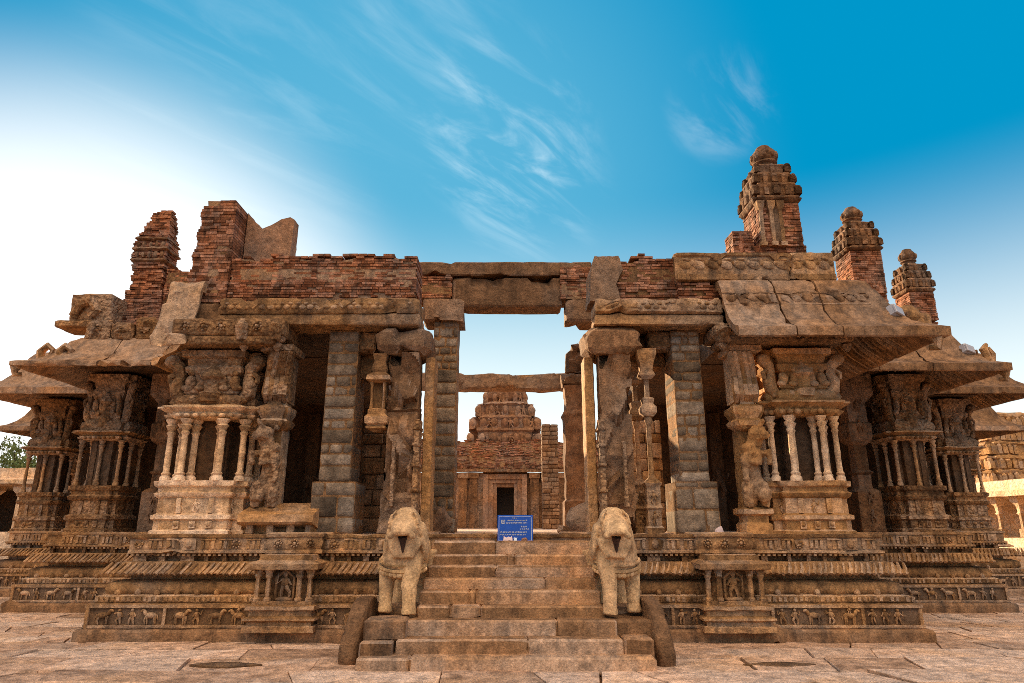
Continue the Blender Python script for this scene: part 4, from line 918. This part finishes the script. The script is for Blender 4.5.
# ------------------------------------------------------------------ staircase, elephants, loose things
def staircase():
    st = empty('staircase', (0, 10, 0), label='broad worn stone staircase of nine steps climbing to the temple floor', cat='staircase')
    ys = [671, 658.2, 639.4, 620.3, 606, 590.6, 578.6, 565.6, 554.7, 541]
    px = [(354, 658), (395, 625), (404, 618), (415.5, 606), (418, 602), (422, 597.5), (427, 595.5), (429, 594), (431.5, 593)]
    zp = -.04; rnd = random.Random(2)
    for i in range(9):
        Y = 8.97 + .268 * i; z = AZ(ys[i + 1], Y)
        x0, x1 = AX(px[i][0], ys[i], Y), AX(px[i][1], ys[i], Y)
        m = MB(); cut = [x0] + sorted(rnd.uniform(x0 + .4, x1 - .4) for _ in range(rnd.choice((1, 1, 2)))) + [x1]
        for k in range(len(cut) - 1): m.box(cut[k] + .002, cut[k + 1] - .002, Y + rnd.uniform(-.008, .008), Y + .62, zp if i else -.06, z + rnd.uniform(-.004, .004), .026)
        m.build('step', 'tread', st, rough=(.10, .006, 4, (7, .07, .010)), smooth=28, seed=i); zp = z - .03
    core = MB(); core.stack([(-1.3, 9.8), (1.3, 9.8), (1.3, 11.4), (-1.3, 11.4)], [(0, -.05), (0, .45)]); core.build('core', 'soil', st)
    for s in (-1, 1):
        m = MB(); xi, xo = s * 1.2, s * 1.9
        m.box(xi, xo, 9.55, 11.05, -.04, .52, .03); m.box(xi, xo, 10.1, 11.0, .5, .6, .03); m.build('side_plinth', 'plain', st, rough=(.15, .02, 3))
    for (a, b, y0, y1, Y) in ((362, 405, 620, 642, 9.3), (358, 391, 642, 661, 9.15)):
        m = MB(); m.box(AX(a, y1, Y), AX(b, y1, Y), Y, Y + .5, AZ(y1, Y), AZ(y0, Y), .025); m.build('side_block', 'plain', st, rough=(.12, .015, 3))
    m = MB(); m.box(AX(626, 661, 9.2), AX(655, 661, 9.2), 9.2, 9.7, AZ(661, 9.2), AZ(638, 9.2), .025); m.build('side_block', 'plain', st, rough=(.12, .015, 3))
staircase()
def balustrade(s, label):
    x0 = -2.05 if s < 0 else 1.92; a = empty('balustrade_stone', (x0, 9.6, 0), label=label, cat='balustrade', group='curved balustrade stones of the stairs')
    top = [(9.32, -.04), (9.28, .1), (9.36, .3), (9.50, .48), (9.64, .64), (9.80, .75), (9.98, .79), (10.15, .75), (10.3, .6)]
    P = top + [(10.4, -.04)]
    m = MB(); w = .30; lean = .0
    r0 = [(x0 - w / 2 + .09 * s * (1.0 - min(1, (y - 9.3) / .6)) , y, z) for y, z in P]; r1 = [(x + w, y, z) for x, y, z in r0]
    ri0 = [(x + .04, y + (.03 if y < 9.8 else 0), z - .02 if z > .2 else z) for x, y, z in r0]
    m.loft([ri0, [(x + .07, y, z) for x, y, z in r0], [(x - .07, y, z) for x, y, z in r1], [(x - .04, y + (.03 if y < 9.8 else 0), z - .02 if z > .2 else z) for x, y, z in r1]])
    m.build('curved_slab', 'rough', a, rough=(.09, .025, 3), smooth=50)
balustrade(-1, 'curved balustrade slab beside the three stacked blocks of the stairs'); balustrade(1, 'curved balustrade slab beside the single side block of the stairs')
def elephant(s, label):
    bx = -1.57 if s < 0 else 1.5; by = 9.86; bz = .56
    a = empty('elephant_statue', (bx, by, bz), label=label, cat='statue', group='elephant statues flanking the stairs')
    m = MB(); t = -s * .05
    def e(x, y, z, rx, ry, rz, rot=(0, 0, 0)): m.ell((bx + x, by + y, bz + z), (rx, ry, rz), rot, 16, 10)
    def tb(p, r): m.tube([(bx + x, by + y, bz + z) for x, y, z in p], r, 12)
    e(0, .72, .80, .33, .68, .37); e(0, .22, .82, .315, .34, .40); e(0, .12, .70, .29, .26, .22)
    def sec(y, w, z0, z1, top=1.0):                     # rounded block section of the head, narrower on top
        r_ = []
        for k in range(18):
            an = 2 * math.pi * k / 18; cx_, sx_ = math.cos(an), math.sin(an)
            x = math.copysign(abs(cx_) ** .62, cx_) * w / 2; z = (z0 + z1) / 2 + math.copysign(abs(sx_) ** .7, sx_) * (z1 - z0) / 2
            r_.append((bx + t + x * (1 + (top - 1) * max(0, (z - z0) / (z1 - z0))), by + y, bz + z))
        return r_
    m.loft([sec(.28, .36, .95, 1.30), sec(.16, .46, .93, 1.40, .8), sec(.0, .46, .95, 1.44, .74), sec(-.12, .44, 1.0, 1.41, .72), sec(-.24, .40, 1.03, 1.31, .76), sec(-.35, .345, 1.04, 1.21, .82), sec(-.43, .29, 1.05, 1.15, .85), sec(-.46, .2, 1.07, 1.12)])
    tb([(t, .1, 1.0), (t, -.09, .93), (t, -.09, .74)], [.2, .19, .13])
    tb([(t - .2, -.06, 1.0), (t - .16, -.13, .88), (t - .1, -.16, .74)], [.06, .055, .04]); tb([(t + .2, -.06, 1.0), (t + .16, -.13, .88), (t + .1, -.16, .74)], [.06, .055, .04])
    for q in (-1, 1):
        e(t + q * .15, -.40, 1.045, .05, .055, .048); e(t + q * .19, -.24, 1.24, .03, .035, .022, (0, q * .5, 0)); tb([(t + q * .10, -.2, 1.40), (t + q * .18, -.24, 1.31), (t + q * .215, -.26, 1.2)], [.016, .02, .016])
        e(t + q * .255, .10, .96, .06, .17, .27, (0, -q * .10, 0)); e(t + q * .2, -.22, 1.16, .035, .035, .03)
    inn = -s
    tb([(inn * .15, .14, .84), (inn * .15, -.01, .58), (inn * .14, -.10, .36), (inn * .15, -.13, .12), (inn * .15, -.14, .0)], [.17, .135, .11, .095, .11])
    tb([(-inn * .20, .22, .72), (-inn * .22, .14, .4), (-inn * .22, .12, .12), (-inn * .22, .11, .0)], [.15, .11, .095, .11])
    for q in (-1, 1): tb([(q * .2, 1.08, .8), (q * .2, 1.12, .35), (q * .2, 1.1, .0)], [.2, .14, .15])
    sc = None
    o = m.build('body', 'statue', a, remesh=.018, sculpt=sc, rough=(0, .008, 9), smooth=60, seed=2 if s < 0 else 6)
    q = MB(); q.tube([(bx + t, by - .30, bz + 1.03), (bx + t, by - .27, bz + .96), (bx + t, by - .24, bz + .82)], [.07, .045, .012], 8); q.build('mouth_shade', 'mouth_dark', a, rough=(0, .008, 9))  # dark solid painting the open mouth's shade, with its red stain
    g = MB()                                           # necklaces of bells across the chest
    for (zz, r, sz) in ((.66, .30, .03), (.74, .31, .022)):
        pts = []
        for k in range(17):
            an = math.pi * (k / 16); x = math.cos(an) * (r + .02); y = .18 - math.sin(an) * (.30 if zz < .7 else .29)
            pts.append((bx + x, by + y, bz + zz - .02 - .09 * math.sin(an) + .0))
        g.tube(pts, sz, 6)
        if zz < .7:
            for p in pts[1:-1]: g.ell((p[0], p[1] + .006, p[2] - .04), (.042, .026, .04), nu=8, nv=5)
    g.build('carved_necklace', 'statue', a, rough=(0, .008, 8))
elephant(-1, 'weathered stone elephant statue, trunk broken off, beside the three stacked side blocks of the stairs')
elephant(1, 'weathered stone elephant statue, trunk broken off, above the single side block of the stairs')

def signboard():
    Y = 11.32; x0, x1 = AX(497.5, 541, Y), AX(533, 541, Y); z0 = AZ(541, Y) - .02; z1 = AZ(515, Y)
    a = empty('notice_board', ((x0 + x1) / 2, Y, z0), label='small blue notice board with white lettering at the head of the stairs', cat='sign')
    m = MB(); m.box(x0, x1, Y, Y + .025, z0, z1, .004); p = m.build('panel', 'blue', a)
    for sx in (x0 + .05, x1 - .05):
        l = MB(); l.tube([(sx, Y + .03, z1 - .05), (sx, Y + .22, z0 - .0)], .012, 6); l.build('leg', 'metal', a)
    w = x1 - x0; h = z1 - z0; b = MB(); e = .004
    def bar(u0, u1, v, t): b.box(x0 + u0 * w, x0 + u1 * w, Y - e, Y + .001, z0 + v * h, z0 + (v + t) * h)
    for v in (.05, .93): bar(.04, .96, v, .012)
    for u in (.035, .95): b.box(x0 + u * w, x0 + (u + .01) * w, Y - e, Y + .001, z0 + .05 * h, z0 + .94 * h)
    rnd = random.Random(8)
    def line(u0, u1, v, t):
        u = u0
        while u < u1:
            q = min(rnd.uniform(.02, .07), u1 - u)
            k = 0
            while k < q - .006: bar(u + k, u + k + .006, v + rnd.uniform(0, t * .3), t * rnd.uniform(.6, 1)); k += .010
            bar(u, u + q, v + t * .45, t * .18); u += q + .018
    line(.42, .55, .86, .045)
    for uu in (.10, .20): b.box(x0 + uu * w, x0 + (uu + .012) * w, Y - e, Y + .001, z0 + .68 * h, z0 + .82 * h)
    bar(.10, .21, .68, .016); bar(.10, .21, .80, .016); line(.13, .19, .72, .05)
    line(.28, .84, .77, .05); line(.24, .84, .68, .05); line(.66, .84, .54, .05); line(.64, .88, .46, .05); line(.08, .82, .34, .055); line(.07, .8, .25, .045)
    b.build('lettering', 'white', p)
    for (name, lab, pxa, pxb, pya, dy, mt) in (('paper_scrap', 'crumpled pink paper scrap leaning on the blue notice board', 503, 512, 535.5, -.06, 'paper'), ('paper_scrap', 'tiny white paper scrap in front of the blue notice board', 514, 517, 538, -.07, 'white')):
        q = MB(); xa, xb = AX(pxa, 541, Y), AX(pxb, 541, Y); zt = AZ(pya, Y); n = 5; r2 = random.Random(pxa)
        g0 = [[(xa + (xb - xa) * i / n + r2.uniform(-.012, .012), Y + dy + r2.uniform(-.02, .02) + .02 * j, z0 + .02 + (zt - z0) * j / n + r2.uniform(-.01, .012)) for i in range(n + 1)] for j in range(n + 1)]
        vs = [p_ for r_ in g0 for p_ in r_]; q.add(vs, [(j * (n + 1) + i, j * (n + 1) + i + 1, (j + 1) * (n + 1) + i + 1, (j + 1) * (n + 1) + i) for j in range(n) for i in range(n)])
        o = q.build(name, mt); md = o.modifiers.new('t', 'SOLIDIFY'); md.thickness = .003; tag(o, lab, 'litter')
    q = MB(); q.ell((AX(524.5, 541, Y), Y - .06, z0 + .035), (.06, .04, .045), nu=9, nv=6); tag(q.build('pebble', 'brick', rough=(0, .015, 14)), 'small reddish stone at the foot of the blue notice board', 'stone')
signboard()
def boulder(name, c, r, seed, lab, mat='rough'):
    m = MB(); m.ell(c, r, (.1, .2, seed), 14, 9); me_s = seed
    def sc(me):
        rnd = random.Random(seed); pl_ = []
        for k in range(12):
            d = Vector((rnd.gauss(0, 1), rnd.gauss(0, 1), rnd.gauss(0, 1))).normalized(); pl_.append((d, rnd.uniform(.55, .8)))
        for v in me.vertices:
            q = Vector(((v.co.x - c[0]) / r[0], (v.co.y - c[1]) / r[1], (v.co.z - c[2]) / r[2]))
            for d, k in pl_:
                o_ = q.dot(d) - k
                if o_ > 0: q -= d * o_
            v.co = Vector((c[0] + q.x * r[0], c[1] + q.y * r[1], c[2] + q.z * r[2]))
    tag(m.build(name, mat, sculpt=sc, rough=(.09, .015, 5), smooth=25, seed=seed), lab, 'stone')
boulder('boulder', (1.46, 12.9, 1.82), (.46, .4, .42), 3, 'angular boulder on the temple floor behind the right-hand elephant statue')
boulder('boulder', (-1.62, 14.3, 1.84), (.5, .4, .42), 5, 'grey boulder at the foot of the slender rear block pier')
boulder('boulder', (.95, 12.6, 1.66), (.14, .12, .11), 8, 'small fallen stone lying between the notice board and the large boulder')
boulder('white_stone', (AX(719, 530, 11.9), 11.9, FL + .06), (.10, .08, .09), 9, 'small whitish stone on the platform edge beside the block pier nearest the sun-tinted pillar', 'paper')
for (px_, lab) in ((226, 'dark flat stone sunk in the paving in front of the white-worn cluster pillar'), (779, 'dark flat stone sunk in the paving in front of the ochre cluster pillar')):  # flat dark patches, the shade of two hollows put into their colour
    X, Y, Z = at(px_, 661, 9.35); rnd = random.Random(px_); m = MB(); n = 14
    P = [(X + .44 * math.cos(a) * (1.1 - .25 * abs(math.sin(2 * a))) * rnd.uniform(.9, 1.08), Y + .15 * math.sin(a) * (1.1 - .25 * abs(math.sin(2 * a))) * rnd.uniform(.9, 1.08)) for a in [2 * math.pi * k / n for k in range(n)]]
    m.loft([[(a, b, -.05) for a, b in P], [(a, b, .010) for a, b in P], [(X + (a - X) * .93, Y + (b - Y) * .93, .016) for a, b in P]]); tag(m.build('hollow_shade', 'recess', rough=(.1, .006, 8)), lab, 'shade patch')
def loose_eave():
    a = empty('fallen_eave_stone', (-4.1, 11.9, FL), label='fallen curved eave stone lying on the platform beside the white-worn cluster pillar', cat='stone')
    m = MB(); P = [(0, 1.80), (.02, 1.92), (.15, 1.96), (.4, 2.04), (.7, 2.14), (.7, 1.7), (.45, 1.66), (.2, 1.74), (.04, 1.76)]
    m.loft([[(x, 11.72 + y, z) for y, z in P] for x in (-4.72, -3.42)]); b = m.build('curved_slab', 'gold', a, rough=(.1, .012, 3))
    s = MB()
    for x in (-4.6, -4.25, -3.9, -3.58): s.box(x, x + .12, 11.84, 12.25, FL - .01, 1.77, .02)
    s.box(-4.7, -3.44, 12.0, 12.3, FL - .01, 1.7, .02); s.build('bracket', 'stone', a, rough=(.1, .012, 5))
loose_eave()
def floodlight(x, y, z, rz, lab):
    a = empty('floodlight', (x, y, z), label=lab, cat='lamp', group='floodlights on the eave corners')
    m = MB(); m.box(x - .15, x + .15, y - .09, y + .09, z + .06, z + .32, .03, rz=rz, tilt=(-.35, .25)); h = m.build('housing', 'metal', a)
    g = MB(); g.box(x - .12, x + .12, y - .13, y - .085, z + .10, z + .30, .01, rz=rz, tilt=(-.35, .25)); g.build('lens', 'metal', h)
    b = MB(); b.box(x - .2, x - .165, y - .05, y + .05, z - .1, z + .22, .008, rz=rz); b.box(x + .165, x + .2, y - .05, y + .05, z - .1, z + .2, .008, rz=rz); b.box(x - .2, x + .2, y - .07, y + .07, z - .13, z - .09, .01, rz=rz)
    b.build('bracket', 'weathered', a)
floodlight(7.02, 11.5, 5.30, .5, 'pale floodlight on the corner of the largest curved eave')
floodlight(10.5, 14.72, 5.44, .3, 'floodlight on the eave corner next to the small stone finial')
m = MB(); X, Y, Z = 10.85, 14.6, 5.32; m.tube([(X, Y, Z - .05), (X, Y, Z + .14), (X - .06, Y, Z + .3), (X + .02, Y, Z + .42)], [.12, .08, .09, .05]); m.tube([(X + .1, Y, Z), (X + .14, Y, Z + .2), (X + .06, Y, Z + .36)], [.06, .06, .03])
tag(m.build('stone_finial', 'stone', rough=(0, .02, 8)), 'small broken stone finial at the tip of the second eave corner', 'finial')
for (dx, lab) in ((0, 'curled stone ornament at the far tip of the sunward eave'), (.42, 'second curled stone ornament, nearer the pillar on the sunward eave')):
    m = MB(); X, Y, Z = -10.72 + dx, 14.75, 5.48; m.tube([(X - .12, Y, Z - .1), (X - .16, Y, Z + .12), (X - .02, Y, Z + .27), (X + .12, Y, Z + .16), (X + .06, Y, Z + .04)], [.1, .09, .08, .07, .05]); m.box(X - .18, X + .18, Y - .12, Y + .2, Z - .2, Z - .04, .03)
    tag(m.build('eave_finial', 'stone', rough=(0, .015, 7)), lab, 'finial')

# ------------------------------------------------------------------ things beyond
def pavilion_hall():
    Y = 31; a = empty('side_hall', (-24, Y, 0), label='low stone hall with plain square pillars beyond the sunward side of the temple', cat='hall')
    zt, zb = AZ(468, Y, 10), AZ(486, Y, 10)
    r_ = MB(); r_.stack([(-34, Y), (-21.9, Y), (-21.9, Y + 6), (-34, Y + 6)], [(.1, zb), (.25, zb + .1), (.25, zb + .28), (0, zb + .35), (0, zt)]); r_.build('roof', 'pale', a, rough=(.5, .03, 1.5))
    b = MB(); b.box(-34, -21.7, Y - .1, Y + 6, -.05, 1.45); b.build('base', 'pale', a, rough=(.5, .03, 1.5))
    for k in range(7):
        p = MB(); x = -22.5 - k * 1.7; p.stack(rect(x, Y + .4, .5, .5), [(0, 1.44), (0, zb - .4), (.15, zb - .2), (.15, zb)]); p.build('pillar', 'pale', a, rough=(.3, .02, 2))
    w = MB(); w.box(-34, -21.9, Y + 4, Y + 4.3, 1.4, zb); w.build('back_wall', 'inside', a)
pavilion_hall()
def gallery():
    X = 33.2; a = empty('colonnade_gallery', (X, 52, 0), label='sunlit pale colonnaded gallery beyond the shaded end of the temple', cat='gallery')
    z1 = 3.6
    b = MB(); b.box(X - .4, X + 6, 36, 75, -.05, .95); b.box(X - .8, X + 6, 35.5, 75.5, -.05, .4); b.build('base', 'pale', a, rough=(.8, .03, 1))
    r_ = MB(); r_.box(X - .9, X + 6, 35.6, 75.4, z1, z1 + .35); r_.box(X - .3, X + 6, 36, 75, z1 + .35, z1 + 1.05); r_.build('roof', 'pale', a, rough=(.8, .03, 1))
    for k in range(20):
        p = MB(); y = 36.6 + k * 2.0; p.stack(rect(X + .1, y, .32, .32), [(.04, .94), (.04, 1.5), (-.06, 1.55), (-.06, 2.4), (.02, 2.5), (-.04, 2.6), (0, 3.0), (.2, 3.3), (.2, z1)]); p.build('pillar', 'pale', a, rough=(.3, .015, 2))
    w = MB(); w.box(X + 4, X + 4.3, 36, 75, .9, z1); w.build('back_wall', 'pale', a)
gallery()
def gate_tower():
    X, Y = 51.5, 70; a = empty('ruined_gate_tower', (X, Y, 0), label='ruined reddish brick gate tower rising behind the sunlit gallery', cat='tower')
    rnd = random.Random(12); c = MB(); W_ = 7.0
    for k in range(9):
        z = k * 1.45; w = W_ - k * .32; c.stack(redent(X, Y, w, w * .8, .5), [(0, z - .1), (0, z + .95), (.16, z + 1.1), (.16, z + 1.3), (-.1, z + 1.45)])
        n = 9
        for sd in range(2):
            for q in range(n):
                u = (q / (n - 1) - .5) * w * (.9 if sd == 0 else .72)
                if rnd.random() < .2: continue
                x, y = (X + u, Y - w * .4) if sd == 0 else (X - w / 2, Y + u)
                c.box(x - .22, x + .22, y - .22, y + .22, z + .1, z + .8); c.ell((x, y, z + .85), (.25, .25, .25), nu=7, nv=5)
    c.build('tower_body', 'gold', a, rough=(.5, .14, 1.2), smooth=40)
gate_tower()
def tree():
    X, Y = -38, 52; a = empty('leafy_tree', (X, Y, 0), label='leafy green tree standing behind the low side hall', cat='tree')
    t = MB(); t.tube([(X, Y, -.1), (X + .1, Y, 1.8), (X - .1, Y, 3.6)], [.4, .3, .22], 9); rnd = random.Random(5); tips = []
    for k in range(9):
        an = k * .7; q = Vector((X + math.cos(an) * rnd.uniform(1.5, 3.4), Y + math.sin(an) * rnd.uniform(1.5, 3), rnd.uniform(4.2, 7.4))); t.tube([(X - .05, Y, rnd.uniform(2.4, 3.5)), tuple((Vector((X, Y, 3.5)) + q) / 2 + Vector((0, 0, .3))), tuple(q)], [.14, .09, .03], 6); tips.append(q)
    t.build('trunk', 'bark', a)
    l = MB()
    for q in tips + [Vector((X + rnd.uniform(-3, 3), Y + rnd.uniform(-2, 2), rnd.uniform(4, 7.5))) for _ in range(10)]:
        for k in range(330):
            d = Vector((rnd.gauss(0, .55), rnd.gauss(0, .55), rnd.gauss(0, .4))); p = q + d; s = rnd.uniform(.09, .17)
            m_ = Euler((rnd.uniform(0, 6), rnd.uniform(0, 6), rnd.uniform(0, 6))).to_matrix()
            l.add([tuple(p + m_ @ Vector(v)) for v in ((-s, 0, 0), (0, -s * .5, 0), (s, 0, .02), (0, s * .5, 0))], [(0, 1, 2, 3)])
    l.build('crown', 'leaf', a)
tree()
